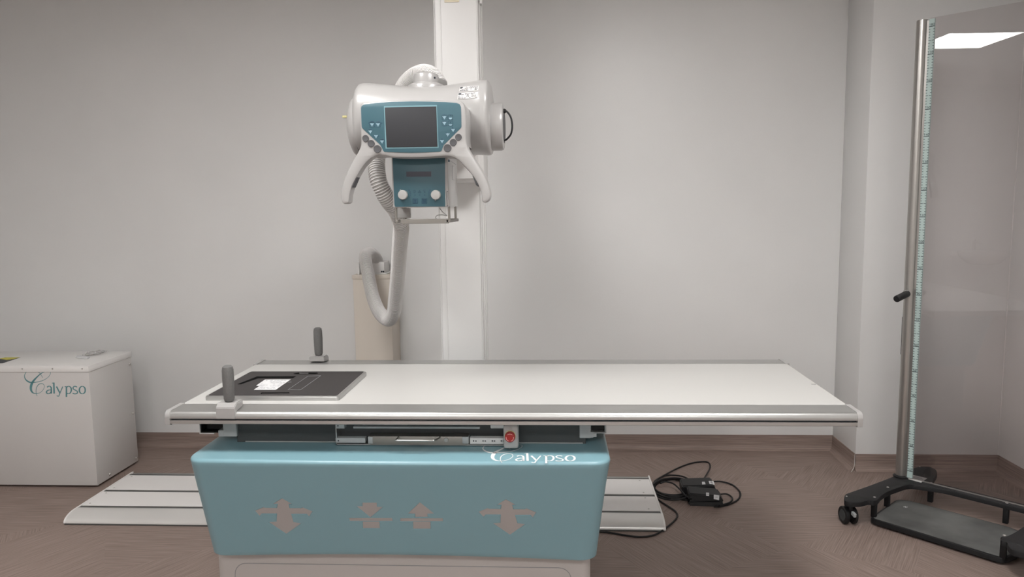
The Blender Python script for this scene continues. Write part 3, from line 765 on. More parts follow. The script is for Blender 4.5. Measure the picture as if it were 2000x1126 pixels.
# flange on top
c = at(832.5, 172, Y=2.66)
bm = B(); lathe(bm, [(.066, c.z-.03), (.066, c.z+.004), (.063, c.z+.009), (.054, c.z+.013), (.047, c.z+.016), (.046, c.z+.036), (.043, c.z+.046), (.034, c.z+.052), (.018, c.z+.055), (0, c.z+.0555)], Matrix.Translation((c.x, 2.66, 0)), 44); obj('cable_flange', bm, M['gloss'], hs)
bm = B(); lathe(bm, [(0, .002), (.003, .002), (.004, 0)], axis((c.x+.036, 2.63, c.z+.030), (.7, -.6, .1)), 10); obj('screw', bm, M['dark'], hs)
# rating labels (bent to the housing)
def hmap(px, py, off=.0015):
    # point of the housing's front surface behind a pixel
    yc = 2.645; lo, hi = 2.45, 2.645
    def f(y):
        p = at(px, py, Y=y); 
        X_ = [(at(h[0], h[1], Y=yc).x, at(h[0], h[1], Y=yc).z, at(h[0], h[2], Y=yc).z) for h in HT]
        for q0, q1 in zip(X_[:-1], X_[1:]):
            if q0[0] <= p.x <= q1[0]:
                w_ = (p.x-q0[0])/(q1[0]-q0[0]); tpz = q0[1]*(1-w_)+q1[1]*w_; btz = q0[2]*(1-w_)+q1[2]*w_; break
        cz_ = (tpz+btz)/2; hz = (tpz-btz)/2
        v = min(1, abs(p.z-cz_)/hz); return y-(yc-.134*(1-v**2.5)**(1/2.5)-off)
    for _ in range(30):
        m_ = (lo+hi)/2
        if f(m_) > 0: hi = m_
        else: lo = m_
    return at(px, py, Y=(lo+hi)/2)
for j, q in enumerate((((898, 169.5), (935.5, 167), (934, 176.5), (896.5, 178.5)), ((894.5, 181.5), (934, 179), (932.5, 191), (893, 194)))):
    bm = B(); n = 6; g = []
    for i in range(n+1):
        g.append([bm.verts.new(hmap(*(Vector(q[0]).lerp(Vector(q[1]), k/n).lerp(Vector(q[3]).lerp(Vector(q[2]), k/n), i/n)))) for k in range(n+1)])
    for i in range(n):
        for k in range(n): bm.faces.new((g[i][k], g[i][k+1], g[i+1][k+1], g[i+1][k]))
    lb = obj('rating_label', bm, M['label'], hs, 'silver label with small black print')
    bm = B(); rows = 4 if j == 0 else 5
    def lq(a, b): return Vector(q[0]).lerp(Vector(q[1]), a).lerp(Vector(q[3]).lerp(Vector(q[2]), a), b)
    def patch(a0, b0, a1, b1):
        v = [bm.verts.new(hmap(*lq(*c_), off=.0022)) for c_ in ((a0, b0), (a1, b0), (a1, b1), (a0, b1))]; bm.faces.new(v)
    patch(.03, .05, .17, .28)
    for r_ in range(rows):
        u = .03 if r_ else .22; b0 = .08+r_*.9/rows
        while u < .93:
            w_ = rnd.uniform(.03, .13)
            if rnd.random() < .62: patch(u, b0+.02, min(.96, u+w_), b0+.45/rows)
            u += w_+.025
    obj('label_print', bm, M['dark'], hs, smooth=False)
# control panel body and handles
YC = 2.38; S = 3.4125
outl = [(216, 300), (228, 281), (250, 273), (400, 259), (560, 253), (740, 256), (868, 262), (896, 270), (912, 290), (921, 330), (924, 400), (922, 470), (924, 530), (938, 580), (978, 645), (1022, 715), (1060, 790), (1080, 855), (1084, 895), (1074, 925), (1050, 940), (1032, 932), (1027, 905), (1018, 860), (990, 800), (955, 748), (912, 700), (872, 658), (832, 637), (790, 630), (740, 634), (560, 641), (430, 637), (385, 627), (340, 624), (300, 638), (262, 668), (228, 710), (192, 770), (163, 828), (148, 880), (142, 920), (136, 942), (112, 949), (94, 936), (86, 900), (90, 858), (105, 795), (135, 722), (172, 652), (203, 598), (218, 560), (221, 520), (218, 450), (214, 380)]
poly = px_poly([tuple(p) for p in catmull([(a, b) for a, b in outl], 4, True)], YC, 640, 120, S)
def cutline(a, b):
    A = at(640+a[0]/S, 120+a[1]/S, Y=YC); C = at(640+b[0]/S, 120+b[1]/S, Y=YC); d = C-A; return A, Vector((-d.z, 0, d.x)).normalized()
cl, nl = cutline((196, 560), (330, 655)); cr_, nr = cutline((940, 555), (800, 665))
if nl.z > 0: nl = -nl
if nr.z > 0: nr = -nr
def bis(bm, co_, no, keep_neg):
    bmesh.ops.bisect_plane(bm, geom=bm.verts[:]+bm.edges[:]+bm.faces[:], plane_co=co_, plane_no=no, clear_outer=keep_neg, clear_inner=not keep_neg)
bm = B(); prism(bm, poly, lambda u, v, w_: Vector((u, YC+.13-w_, v)), .13, .007); bis(bm, cl, nl, True); bis(bm, cr_, nr, True)
cp = obj('control_panel', bm, M['gloss'], t, 'white framed panel with teal face', ang=40)
for c_, n_ in ((cl, nl), (cr_, nr)):
    bm = B(); prism(bm, poly, lambda u, v, w_: Vector((u, YC+.045-w_, v)), .045, .007); bis(bm, c_, n_, False); obj('handle', bm, M['gloss'], cp, 'curved white grab handle', ang=40)
S2 = 1906/220.
def P2(pts): return px_poly(pts, YC, 700, 180, S2)
face = [(45, 270), (60, 228), (100, 206), (300, 183), (560, 163), (900, 155), (1200, 158), (1480, 167), (1660, 182), (1710, 200), (1735, 245), (1742, 400), (1744, 580), (1735, 605), (1445, 895), (1425, 940), (1412, 985), (1380, 1005), (1150, 1018), (900, 1024), (650, 1018), (440, 1008), (418, 985), (400, 940), (370, 890), (70, 612), (58, 590), (50, 420)]
bm = B(); prism(bm, P2(face), YP(YC), .0015, .0006); fp = obj('panel_face', bm, M['panel'], cp, 'teal membrane keypad around the screen')
bm = B(); prism(bm, P2([(432, 235), (1330, 218), (1358, 940), (462, 955)]), YP(YC-.0015), .0008); obj('screen_border', bm, M['panel_edge'], cp)
bm = B(); prism(bm, P2([(450, 260), (1318, 242), (1342, 922), (482, 934)]), YP(YC-.0023), .0012, .0004); obj('screen', bm, M['screen'], cp, 'dark switched off display')
for x, y, r_ in ((122, 780, 55), (217, 866, 58), (323, 960, 64), (1694, 760, 55), (1605, 849, 58), (1508, 944, 64)):
    p = at(700+x/S2, 180+y/S2, Y=YC); rr = r_/S2*YC/F*1.01
    bm = B(); lathe(bm, [(rr, 0), (rr, .002), (rr*.93, .0032), (rr*.5, .0026), (0, .0024)], axis((p.x, YC, p.z), (0, -1, 0)), 28); obj('button', bm, M['btn'], cp, 'round grey button')
def icon_at(x, y, o0, s_, Y):
    p = at(o0[0]+x/s_, o0[1]+y/s_, Y=Y); return p.x, p.z
U = YC/F/S2   # metres per crop unit
KEYS = ((230, 545), (332, 545), (202, 665), (298, 745), (400, 835), (1455, 425), (1455, 522), (1415, 828), (1512, 715), (1602, 640), (1558, 430), (1558, 545))
KB = {k: (B(), B()) for k in KEYS}
def near(x, y): return min(KEYS, key=lambda k: (k[0]-x)**2+(k[1]-y)**2)
YI = YC-.0015
def mini(cx, cz_, bl):
    r_ = 26*U
    # pale figure : ring with two feet
    lathe(bl, [(r_*.55, 0), (r_*.55, .0006)], axis((cx, YI, cz_+r_*.25), (0, -1, 0)), 10)
    for s_ in (-1, 1): prism(bl, [(cx+s_*r_*.1, cz_), (cx+s_*r_*1.1, cz_+r_*.9), (cx+s_*r_*1.2, cz_+r_*.5), (cx+s_*r_*.3, cz_-r_*.7)], YP(YI), .0006)
    prism(bl, [(cx-r_*.25, cz_), (cx+r_*.25, cz_), (cx+r_*.2, cz_-r_*1.2), (cx-r_*.2, cz_-r_*1.2)], YP(YI), .0006)
def tri(x, y, a, bd, s_=13):
    q = [(x+s_*U*math.cos(a+k), y+s_*U*math.sin(a+k)) for k in (0, 2.1, 4.2)]; prism(bd, q, YP(YI), .0006)
for x, y in ((230, 545), (332, 545), (202, 665), (298, 745), (400, 835), (1455, 425), (1455, 522), (1415, 828), (1512, 715), (1602, 640)):
    cx, cz_ = icon_at(x, y, (700, 180), S2, YI); mini(cx, cz_, KB[near(x, y)][0])
for x, y in ((1558, 430), (1558, 545)):
    cx, cz_ = icon_at(x, y, (700, 180), S2, YI); q = [(cx+28*U*math.cos(a), cz_+(28 if y < 500 else 20)*U*math.sin(a)) for a in [math.pi*(1+k/8) for k in range(9)]]; prism(KB[near(x, y)][0], q, YP(YI), .0006)
for x, y, s_ in ((230, 548, 0), (332, 548, 0), (1455, 425, 0), (1558, 425, 0), (1455, 528, 0), (1558, 528, 0)):
    cx, cz_ = icon_at(x, y, (700, 180), S2, YI); tube(KB[near(x, y)][1], [(a, YI-.0003, b) for a, b in rrect(cx-40*U, cz_-40*U, cx+40*U, cz_+40*U, 9*U, 3)], 2.2*U, 4, closed=True)
for x, y, a in ((1455, 382, 90), (1558, 392, -90), (1455, 568, -90), (1558, 510, 90), (255, 742, 180), (342, 742, 0), (1415, 790, 90), (1420, 875, -90), (1487, 692, 135), (1532, 755, -45), (1598, 600, 90), (1640, 640, 0), (1562, 640, 180), (1605, 688, -90), (1632, 680, -60), (178, 520, 200), (388, 520, -20)):
    cx, cz_ = icon_at(x, y, (700, 180), S2, YI); tri(cx, cz_, math.radians(a), KB[near(x, y)][1])
for x, y, r_, a0, a1 in ((232, 545, 50, 50, 140), (332, 545, 50, 40, 130), (202, 670, 42, 40, 140), (400, 840, 46, 30, 150)):
    cx, cz_ = icon_at(x, y, (700, 180), S2, YI); tube(KB[near(x, y)][1], [(cx+r_*U*math.cos(math.radians(q)), YI-.0003, cz_+r_*U*math.sin(math.radians(q))) for q in range(a0, a1+1, 10)], 4*U, 5)
for k_, (b0_, b1_) in KB.items():
    obj('key_symbol', b0_, M['icon'], cp, smooth=False); obj('key_outline', b1_, M['navy'], cp, smooth=False)
for q in ([(188, 765), (200, 772), (172, 838), (155, 840), (160, 815)], [(966, 762), (975, 766), (1006, 826), (1000, 832), (990, 822)]):
    pq = px_poly(q, YC+.012, 640, 120, S); bm = B(); prism(bm, pq, YP(YC+.040), .036, .001); obj('grip_switch', bm, M['btn'], cp, 'dark grey switch on the handle')
# collimator
YK = 2.45; S3 = 7.04
def P3(pts, Y=YK): return px_poly(pts, Y, 740, 290, S3)
A = at(768, 405.5, Y=YK); C = at(873.5, 305, Y=YK); D = at(893, 403, Y=2.67)
bm = B(); prism(bm, rrect(A.x, YK, D.x, 2.69, .006), ZP(A.z), C.z-A.z+.02)
kb = obj('collimator', bm, M['gloss'], t, 'white box shaped beam collimator')
bm = B(); prism(bm, rrect(A.x, A.z, C.x+.001, C.z, .003), YP(YK+.004), .006, .002); obj('front_frame', bm, M['gloss'], kb)
bm = B(); prism(bm, P3([(192, 132), (912, 130), (914, 795), (228, 800), (215, 770)]), YP(YK-.002), .0014, .0005); obj('collimator_face', bm, M['panel'], kb, 'teal front with two knobs')
YQ = YK-.0034
bm = B(); prism(bm, P3([(380, 317), (722, 315), (722, 385), (382, 387)]), YP(YQ), .0008); obj('display', bm, M['lcd'], kb, 'dark narrow display window')
for x, y, a in ((328, 636, 115), (782, 636, -95)):
    p = at(740+x/S3, 290+y/S3, Y=YK-.012); bm = B(); rr = 66/S3*YK/F
    lathe(bm, [(rr*.8, -.002), (rr*1.0, .0), (rr*1.0, .012), (rr*.92, .015), (rr*.8, .0155), (0, .0155)], axis((p.x, YK-.003, p.z), (0, -1, 0)), 40)
    k = obj('knob', bm, M['knob'], kb, 'round grey collimator knob')
    bm = B(); d = Vector((math.cos(math.radians(a)), 0, math.sin(math.radians(a)))); c_ = Vector((p.x, YK-.012, p.z))+d*rr*1.02
    box(bm, (-.0018, -.004, -.0025), (.0018, .004, .0025), .0006, 1, Matrix.Translation(c_)); obj('pointer', bm, M['knob'], kb)
CK = ((425, 620), (695, 620), (495, 600), (562, 600), (628, 600), (500, 720), (626, 720), (415, 135), (965, 165))
CB = {k: B() for k in CK}
def cb(x, y): return CB[min(CK, key=lambda k: (k[0]-x)**2+(k[1]-y)**2)]
UU = YK/F/S3
def c3(x, y): p = at(740+x/S3, 290+y/S3, Y=YQ); return p.x, p.z
for x, y, r_ in ((415, 572, 9), (428, 597, 8), (434, 621, 6), (433, 645, 5), (426, 668, 4), (703, 570, 9), (690, 597, 8), (687, 621, 6), (688, 645, 5), (697, 670, 4), (497, 638, 8), (562, 637, 8), (628, 638, 8)):
    c_ = c3(x, y); lathe(cb(x, y), [(r_*UU, 0), (r_*UU, .0006)], axis((c_[0], YQ, c_[1]), (0, -1, 0)), 10)
c_ = c3(560, 590)
def ln(pts, r_=2.5): tube(cb(*pts[0]), [(a, YQ-.0003, b) for a, b in [c3(*q) for q in pts]], r_*UU, 4)
ln([(540, 606), (560, 570), (582, 606), (540, 606)]); ln([(560, 582), (560, 598)])
ln([(480, 570), (480, 605), (495, 605)]); ln([(490, 570), (508, 588), (490, 604)]); ln([(605, 575), (625, 566), (645, 570)]); ln([(612, 585), (628, 578), (634, 600), (622, 602)])
for x in (500, 626):
    ln([(x-34, 686), (x+34, 686), (x+34, 752), (x-34, 752), (x-34, 686)], 3.5); 
ln([(478, 705), (522, 705)], 6); ln([(500, 700), (500, 742)], 6); ln([(480, 725), (520, 725)], 4); ln([(478, 742), (522, 742)], 5)
ln([(606, 700), (646, 740)], 4); ln([(646, 700), (606, 740)], 4); ln([(608, 700), (644, 700), (644, 740), (608, 740), (608, 700)], 3)
for x0_, y0_ in ((415, 135), (965, 165)):
    q = [(x0_-16, y0_+16), (x0_+16, y0_+16), (x0_+7, y0_-6), (x0_+7, y0_-14), (x0_-7, y0_-14), (x0_-7, y0_-6)]
    prism(cb(x0_, y0_), P3(q, YQ if x0_ < 900 else YK-.001), YP(YQ), .0008)
for k_, b_ in CB.items(): obj('dial_mark' if k_[0] in (425, 695) else ('alignment_mark' if k_[1] < 200 else 'key_symbol'), b_, M['navy'], kb, smooth=False)
bm = B(); a = at(740+940/S3, 290+790/S3, Y=YK); b = at(740+948/S3, 290+588/S3, Y=YK); box(bm, (a.x-.0015, YK-.002, a.z), (a.x+.0015, YK+.001, b.z), .0005, 1); obj('scale_strip', bm, M['brass'], kb, 'thin yellow strip with two screws')
for y in (590, 785):
    p = at(740+941/S3, 290+y/S3, Y=YK-.002); bm = B(); lathe(bm, [(0, .001), (.0014, .0008), (.0016, 0)], axis((p.x, YK-.002, p.z), (0, -1, 0)), 8); obj('screw', bm, M['dark'], kb)
bm = B(); zc_ = at(893, 340, Y=2.6).z
tube(bm, [(D.x+.0002, 2.60, zc_+.028), (D.x+.0002, 2.56, zc_+.028), (D.x+.0002, 2.56, zc_-.020), (D.x+.0002, 2.60, zc_-.020)], .0007, 4); tube(bm, [(D.x+.0002, 2.46, at(880, 312, Y=2.5).z), (D.x+.0002, 2.66, at(880, 316, Y=2.5).z)], .0007, 4); obj('panel_seam', bm, M['grey_print'], kb)
# accessory rails under the collimator
zr = at(800, 437, Y=YK).z
bm = B()
xa = A.x+.003; xb = at(878, 410, Y=YK).x
for x in (xa, xb-.007):
    for y in (YK+.006, 2.62):
        box(bm, (x, y, zr+.010), (x+.007, y+.012, A.z+.002), .001, 1)
p0 = at(782, 431, Y=YK).x
box(bm, (p0, YK-.001, zr), (xb-.004, YK+.014, zr+.016), .0015, 1)
box(bm, (xb-.012, YK-.001, zr+.003), (xb+.003, 2.66, zr+.013), .0015, 1)
box(bm, (xa, YK+.004, zr+.004), (xa+.012, 2.66, zr+.014), .0015, 1)
box(bm, (xa, 2.64, zr+.003), (xb+.003, 2.66, zr+.013), .0015, 1)
obj('accessory_rail', bm, M['bronze'], kb, 'grey metal filter rails')
bm = B(); tube(bm, catmull([at(858, 405, Y=2.5), at(864, 413, Y=2.5), at(873, 421, Y=2.51), at(866, 419.5, Y=2.52), at(855, 420, Y=2.52), at(851, 424, Y=2.52), at(853, 428, Y=2.52)], 6), .0016, 6); obj('thin_cable', bm, M['knob'], kb)
bm = B(); c_ = at(790, 418, Y=2.60); box(bm, (c_.x-.028, 2.585, c_.z-.014), (c_.x+.024, 2.60, c_.z+.022), .002, 1); obj('rail_latch', bm, M['knob'], kb)

# ================================================================== foot switch with its cable
t = thing('foot_switch', 'two stacked black foot switches with white stickers and coiled black cable on the floor', 'foot switch', (.72, 3.5, 0))
def wedge(x0, x1, y0, y1, z0, zl, zr_, rot, r=.006):
    bm = B(); c_ = Vector(((x0+x1)/2, (y0+y1)/2, 0))
    vs = [bm.verts.new((x, y, z)) for x, y, z in ((x0, y0, z0), (x1, y0, z0), (x1, y1, z0), (x0, y1, z0), (x0, y0+.006, zl), (x1-.02, y0+.006, zr_), (x1-.02, y1-.006, zr_), (x0, y1-.006, zl))]
    for f in ((0, 1, 2, 3), (4, 5, 6, 7), (0, 1, 5, 4), (1, 2, 6, 5), (2, 3, 7, 6), (3, 0, 4, 7)): bm.faces.new([vs[k] for k in f])
    bmesh.ops.bevel(bm, geom=list(bm.edges), offset=r, segments=3, affect='EDGES')
    bmesh.ops.transform(bm, matrix=Matrix.Translation(c_) @ Matrix.Rotation(rot, 4, 'Z') @ Matrix.Translation(-c_), verts=bm.verts); return bm
bm = wedge(.635, .812, 3.56, 3.68, .0, .045, .055, -.05)
s1 = obj('rear_switch', bm, M['black'], t)
bm = wedge(.645, .815, 3.425, 3.545, .0, .022, .03, -.06); obj('base', bm, M['black'], t)
bm = wedge(.645, .812, 3.43, 3.54, .022, .060, .052, -.06); s2 = obj('front_switch', bm, M['black'], t)
def sticker(q, z, par, nm='sticker'):
    pp = [at(a, b, Z=z) for a, b in q]; bm = B(); prism(bm, [(p.x, p.y) for p in pp], ZP(z), .001); o_ = obj(nm, bm, M['paper'], par, 'white sticker')
    c_ = sum(pp, Vector())/4; bm = B(); box(bm, (c_.x-.006, c_.y-.003, z+.001), (c_.x+.006, c_.y+.003, z+.0016)); obj('sticker_print', bm, M['grey_print'], par)
sticker([(1371.5, 945.5), (1378, 945.5), (1376.5, 940.5), (1371, 940.5)], .0515, s1); sticker([(1386, 945), (1396, 946), (1393.5, 939), (1384, 939)], .0535, s1)
sticker([(1379, 967.5), (1385, 968), (1385, 962), (1379, 961.5)], .0615, s2); sticker([(1394, 974), (1404.5, 976), (1405, 967), (1394, 965.5)], .0545, s2)
def cable(pts, z=.0045, r=.0042, nm='cable', n=8):
    bm = B(); P_ = []
    for p in pts:
        zz_ = p[2] if len(p) > 2 else z; P_.append(at(p[0], p[1], Z=zz_))
    tube(bm, catmull(P_, n), r, 8); obj(nm, bm, M['black'], t)
cable([(1130, 1038), (1160, 1037), (1188, 1039), (1218, 1044), (1250, 1047.5), (1280, 1043), (1306, 1026), (1322, 1010), (1320, 999), (1305, 988), (1288, 977), (1278, 965), (1275, 950), (1280, 938), (1300, 928), (1330, 929, .012), (1350, 938, .02), (1362, 948, .02)])
cable([(1372, 938, .03), (1380, 926, .02), (1387, 912, .006), (1384, 903), (1372, 901), (1350, 904), (1325, 913), (1300, 926, .012), (1284, 936, .014), (1276, 948, .014), (1278, 962, .012), (1295, 970, .012), (1330, 975, .012), (1350, 977, .012)])
for k in range(5):
    pts = []
    for j in range(15):
        a = 2*math.pi*j/14+.6*k; pts.append((1316+(37+1.7*k)*math.cos(a)+6*math.sin(a)*(k % 2), 951+(15+1.6*k)*math.sin(a)+k*.8, .005+.007*k*.6+.002*math.sin(3*a+k)))
    cable(pts, r=.0045, nm='cable_coil')
cable([(1290, 943, .03), (1300, 940, .034), (1315, 944, .03), (1328, 955, .028), (1340, 968, .03), (1352, 975, .035)])
cable([(1392, 940, .02), (1410, 940, .008), (1430, 946), (1443, 957), (1446, 966), (1440, 976), (1425, 984), (1408, 988), (1395, 989, .01)])
cable([(1404, 965, .02), (1418, 964, .014), (1428, 969, .008), (1430, 975, .008), (1424, 981, .01), (1405, 987, .012)])

# ================================================================== mobile protective screen (right)
PA = math.radians(-44)
P0 = Vector((1.670, 3.5225, 0))
t = thing('protective_screen', 'tall mobile clear protective screen with a steel pole on black wheeled feet', 'protective screen', P0, PA, local=True)
WS = .72; FZ0, FZ1 = .100, .122
# local frame: x along the glass, -y towards the viewer
bm = B(); rod(bm, (0, 0, FZ1-.002), (0, 0, 2.252), .0235, 32); rod(bm, (0, 0, 2.250), (0, 0, 2.254), .0225, 32); pole = obj('pole', bm, M['steel'], t)
bm = B(); box(bm, (.018, -.008, FZ1), (.034, .008, 2.250), .002, 1); obj('clamp_strip', bm, M['steel'], t)
bm = B(); box(bm, (.034, -.003, FZ1+.004), (WS-.03, .003, 2.258)); gp = obj('glass_panel', bm, M['glass'], t, 'clear see through panel')
bm = B(); rod(bm, (WS, 0, FZ1-.002), (WS, 0, 2.252), .0235, 32); obj('pole', bm, M['steel'], t)
bm = B(); box(bm, (WS-.034, -.008, FZ1), (WS-.018, .008, 2.250), .002, 1); obj('clamp_strip', bm, M['steel'], t)
# ruler
bm = B(); box(bm, (.0315, -.0095, FZ1+.006), (.0555, -.0035, 2.252)); rl = obj('ruler', bm, M['ruler'], t, 'pale green height scale with black marks')
bm = B(); z = FZ1+.040; k = 0; step = .0121
while z < 2.225:
    m_ = k % 10; 
    if m_ == 0: box(bm, (.0317, -.0100, z-.0014), (.0553, -.0094, z+.0014))
    else:
        l_ = .010 if m_ == 5 else .0058
        box(bm, (.0317, -.0100, z-.0011), (.0317+l_, -.0094, z+.0011)); box(bm, (.0553-l_, -.0100, z-.0011), (.0553, -.0094, z+.0011))
    z += step; k += 1
box(bm, (.0548, -.0100, FZ1+.006), (.0555, -.0094, 2.252))
obj('ruler_marks', bm, M['dark'], rl, smooth=False)
z = FZ1+.040; k = 0
while z < 2.225:
    tb = text_bm(str(k+1)+'0' if k else '10', .0155, lambda u, v, h, z=z: Vector((.0435+u, -.0096-h, z+.0075+v)))
    obj('ruler_number', tb, M['dark'], rl, smooth=False); z += step*10; k += 1
# crank handle on the pole
def loc(p): return Matrix.Rotation(-PA, 4, 'Z') @ (Vector(p)-P0)
bm = B(); rod(bm, (0, -.02, 1.018), (-.012, -.034, 1.018), .013, 20, .002); obj('pivot', bm, M['knob'], t)
ca = loc((1.640, 3.478, 1.018)); cb = loc((1.556, 3.40, 1.003))
bm = B(); rod(bm, ca, cb, .0155, 24, .004); obj('crank_grip', bm, M['black'], t, 'ribbed black crank grip')
bm = B(); box(bm, (-.0245, -.0060, .72), (-.019, .006, .90)); obj('slot', bm, M['black'], t, 'dark slot in the pole'); bpy.data.objects['slot'].matrix_local = Matrix.Rotation(math.radians(8), 4, 'Z')
# base frame outline (top view, local), mirrored about WS/2
def o2(a, b, z=None):
    p = loc(at(1600+a/4.08, 850+b/4.08, Z=FZ1 if z is None else z)); return (p.x, p.y)
ol = [o2(*q) for q in ((196, 500), (205, 466), (400, 398), (590, 325), (640, 305), (700, 285), (740, 262), (800, 244), (880, 246), (932, 268), (942, 300), (905, 362), (900, 380))]
ol += [(.16, .030), (WS-.16, .030), (WS-.085, .06), (WS-.10, .20), (WS-.07, .29), (WS, .31), (WS+.07, .28), (WS+.085, .2), (WS+.06, .05), (WS+.055, -.15), (WS+.07, -.45)]
ol += [(WS+.03, -.50), (WS-.03, -.50)]
ol += [o2(*q) for q in ((1632, 935), (1545, 915), (1503, 880), (1500, 845), (1445, 835), (1450, 812), (1500, 798), (1560, 770), (1632, 720))]
ol += [(WS-.075, -.12), (WS-.12, -.045), (WS-.18, -.028), (.20, -.028)]
ol += [o2(*q) for q in ((740, 388), (690, 394), (600, 425), (540, 448), (490, 480), (468, 512), (430, 522), (395, 512), (330, 532), (250, 532), (203, 520))]
sm = []
n = len(ol)
for i in range(n):
    a, b, c_ = Vector(ol[i-1]), Vector(ol[i]), Vector(ol[(i+1) % n])
    p, q = b.lerp(a, min(.42, .02/max(1e-6, (a-b).length))), b.lerp(c_, min(.42, .02/max(1e-6, (c_-b).length)))
    for k in range(4):
        u = k/3; sm.append(tuple(p.lerp(b, u).lerp(b.lerp(q, u), u)))
bm = B(); prism(bm, sm, ZP(FZ0), FZ1-FZ0, .003); bf_ = obj('base_frame', bm, M['blackmetal'], t, 'black flat metal base frame')
bm = B(); box(bm, (.06, -.003, FZ1), (WS-.06, .003, FZ1+.004)); obj('glass_channel', bm, M['screw'], t)
bm = B(); lathe(bm, [(.034, 0), (.034, .004), (.028, .006), (.0245, .010)], Matrix.Translation((0, 0, FZ1)), 28); obj('pole_collar', bm, M['blackmetal'], t)
# tread plate with posts
def rnd_poly(ol_, rad, n_=5):
    out = []; n = len(ol_)
    for i in range(n):
        a, b, c_ = Vector(ol_[i-1]), Vector(ol_[i]), Vector(ol_[(i+1) % n])
        p, q = b.lerp(a, min(.45, rad/(a-b).length)), b.lerp(c_, min(.45, rad/(c_-b).length))
        for k in range(n_): u = k/(n_-1); out.append(tuple(p.lerp(b, u).lerp(b.lerp(q, u), u)))
    return out
fl = Vector(o2(400, 652, .034)); fr_ = Vector(o2(1475, 980, .034)); bl_ = Vector(o2(620, 500, .034)); 
pl_ = [tuple(fl), tuple(fr_), (fr_.x+.03, fr_.y+.12), (fr_.x+.0, -.075), (fr_.x-.06, -.045), (bl_.x+.06, -.045), tuple(bl_), (fl.x+.0, fl.y+.05)]
bm = B(); prism(bm, rnd_poly(pl_, .03), ZP(.010), .022, .004); obj('tread_frame', bm, M['blackmetal'], t)
bm = B(); prism(bm, offset2(rnd_poly(pl_, .03), .010), ZP(.030), .0035, .001); obj('tread_mat', bm, M['rubber'], t, 'scuffed grey black tread surface')
bm = B(); x, y = o2(688, 568, .034)
for a in (.6, 2.1): tube(bm, [(x-.009*math.cos(a), y-.009*math.sin(a), .0336), (x+.009*math.cos(a), y+.009*math.sin(a), .0336)], .0012, 5)
obj('cross_mark', bm, M['paper'], t)
for a, b in ((435, 640), (540, 556), (885, 520), (1485, 690), (1465, 962)):
    x, y = o2(a, b, .034)
    bm = B(); box(bm, (x-.011, y-.011, .030), (x+.011, y+.011, FZ0+.012), .003, 2); obj('post', bm, M['blackmetal'], t)
    bm = B(); lathe(bm, [(0, .003), (.004, .0025), (.0062, .0005), (.0062, 0)], Matrix.Translation((x, y, FZ1)), 14); obj('screw', bm, M['screw'], t)
for a, b in ((218, 484), (800, 249)):
    x, y = o2(a, b)
    bm = B(); lathe(bm, [(0, .002), (.003, .0018), (.004, 0)], Matrix.Translation((x, y, FZ1)), 12); obj('screw', bm, M['screw'], t)
# label on the base
bm = B(); q = [loc(at(a, b, Z=FZ1)) for a, b in ((1774, 935), (1799, 942), (1811, 933.5), (1774, 925))]; prism(bm, [(p.x, p.y) for p in q], ZP(FZ1), .0008); lb = obj('label', bm, M['label'], bf_, 'white rating label on the base')
bm = B(); c_ = sum(q, Vector())/4
for k in range(4): box(bm, (c_.x-.030, c_.y-.022+k*.013, FZ1+.0008), (c_.x+.028-.008*(k % 2), c_.y-.017+k*.013, FZ1+.0012))
obj('label_print', bm, M['grey_print'], bf_)
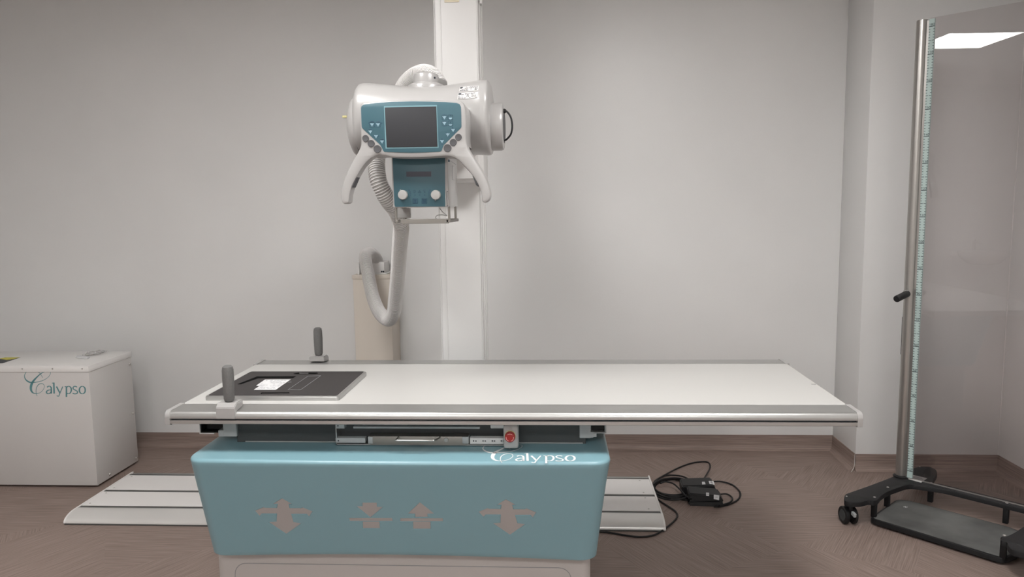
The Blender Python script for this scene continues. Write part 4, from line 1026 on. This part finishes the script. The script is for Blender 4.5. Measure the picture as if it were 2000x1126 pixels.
# casters
def caster(x, y, ang):
    c = Vector((x, y, 0)); Rm = Matrix.Translation(c) @ Matrix.Rotation(ang, 4, 'Z')
    bm = B(); lathe(bm, [(.010, .080), (.010, FZ0+.002)], Matrix.Translation(c), 14); box(bm, (-.010, -.022, .052), (.010, .020, .090), .003, 2, Rm)
    h_ = obj('caster', bm, M['black'], t, 'twin wheel black caster')
    for s_ in (-1, 1):
        bm = B(); lathe(bm, [(.0, 0), (.036, .001), (.040, .005), (.040, .015), (.036, .0185), (.028, .019), (.027, .017), (0, .017)], Rm @ axis((s_*.010, 0, .0405), (s_, 0, 0)), 32); obj('wheel', bm, M['black'], h_)
    bm = B(); lathe(bm, [(.026, 0), (.024, .002), (0, .0025)], Rm @ axis((-.0272, 0, .0405), (-1, 0, 0)), 24); obj('hub_cap', bm, M['interior'], h_)
    bm = B(); box(bm, (-.006, -.045, .060), (.006, -.018, .078), .002, 1, Rm @ Matrix.Rotation(.2, 4, 'X')); obj('brake_lever', bm, M['greypaint'], h_)
W0 = loc(at(1656, 1021, Z=0))
caster(W0.x, W0.y, math.radians(44+8)); caster(.02, .245, math.radians(80)); caster(WS+.02, -.43, math.radians(20)); caster(WS-.02, .245, math.radians(10))

# ================================================================== washbasin on the left wall (seen only mirrored in the screen)
t = thing('washbasin', 'white wall hung washbasin with a chrome tap on the left wall', 'washbasin', (XL, .1, .85))
bm = B(); rings = []
for sc_, z in ((.30, .70), (.62, .72), (.90, .79), (1.0, .845), (1.0, .855), (.93, .855), (.80, .80), (.45, .75), (.10, .74)):
    rings.append([bm.verts.new((XL+.002+max(0, (.24+.22*sc_*math.cos(q)) if sc_ < 1.5 else 0), .1+.28*sc_*math.sin(q), z)) for q in [2*math.pi*k/36 for k in range(36)]])
for A_, C_ in zip(rings[:-1], rings[1:]):
    for k in range(36): bm.faces.new((A_[k], A_[(k+1) % 36], C_[(k+1) % 36], C_[k]))
bm.faces.new(rings[0]); bm.faces.new(rings[-1]); obj('bowl', bm, M['ceramic'], t)
bm = B(); box(bm, (XL+.001, -.16, .79), (XL+.09, .36, .86), .012, 3); obj('back_ledge', bm, M['ceramic'], t)
bm = B(); rod(bm, (XL+.05, .1, .858), (XL+.05, .1, .96), .016, 18); tube(bm, catmull([(XL+.05, .1, .945), (XL+.12, .1, .955), (XL+.17, .1, .93)], 6), .010, 12); rod(bm, (XL+.05, .1, .96), (XL+.12, .12, 1.0), .006, 10); obj('tap', bm, M['steel'], t)
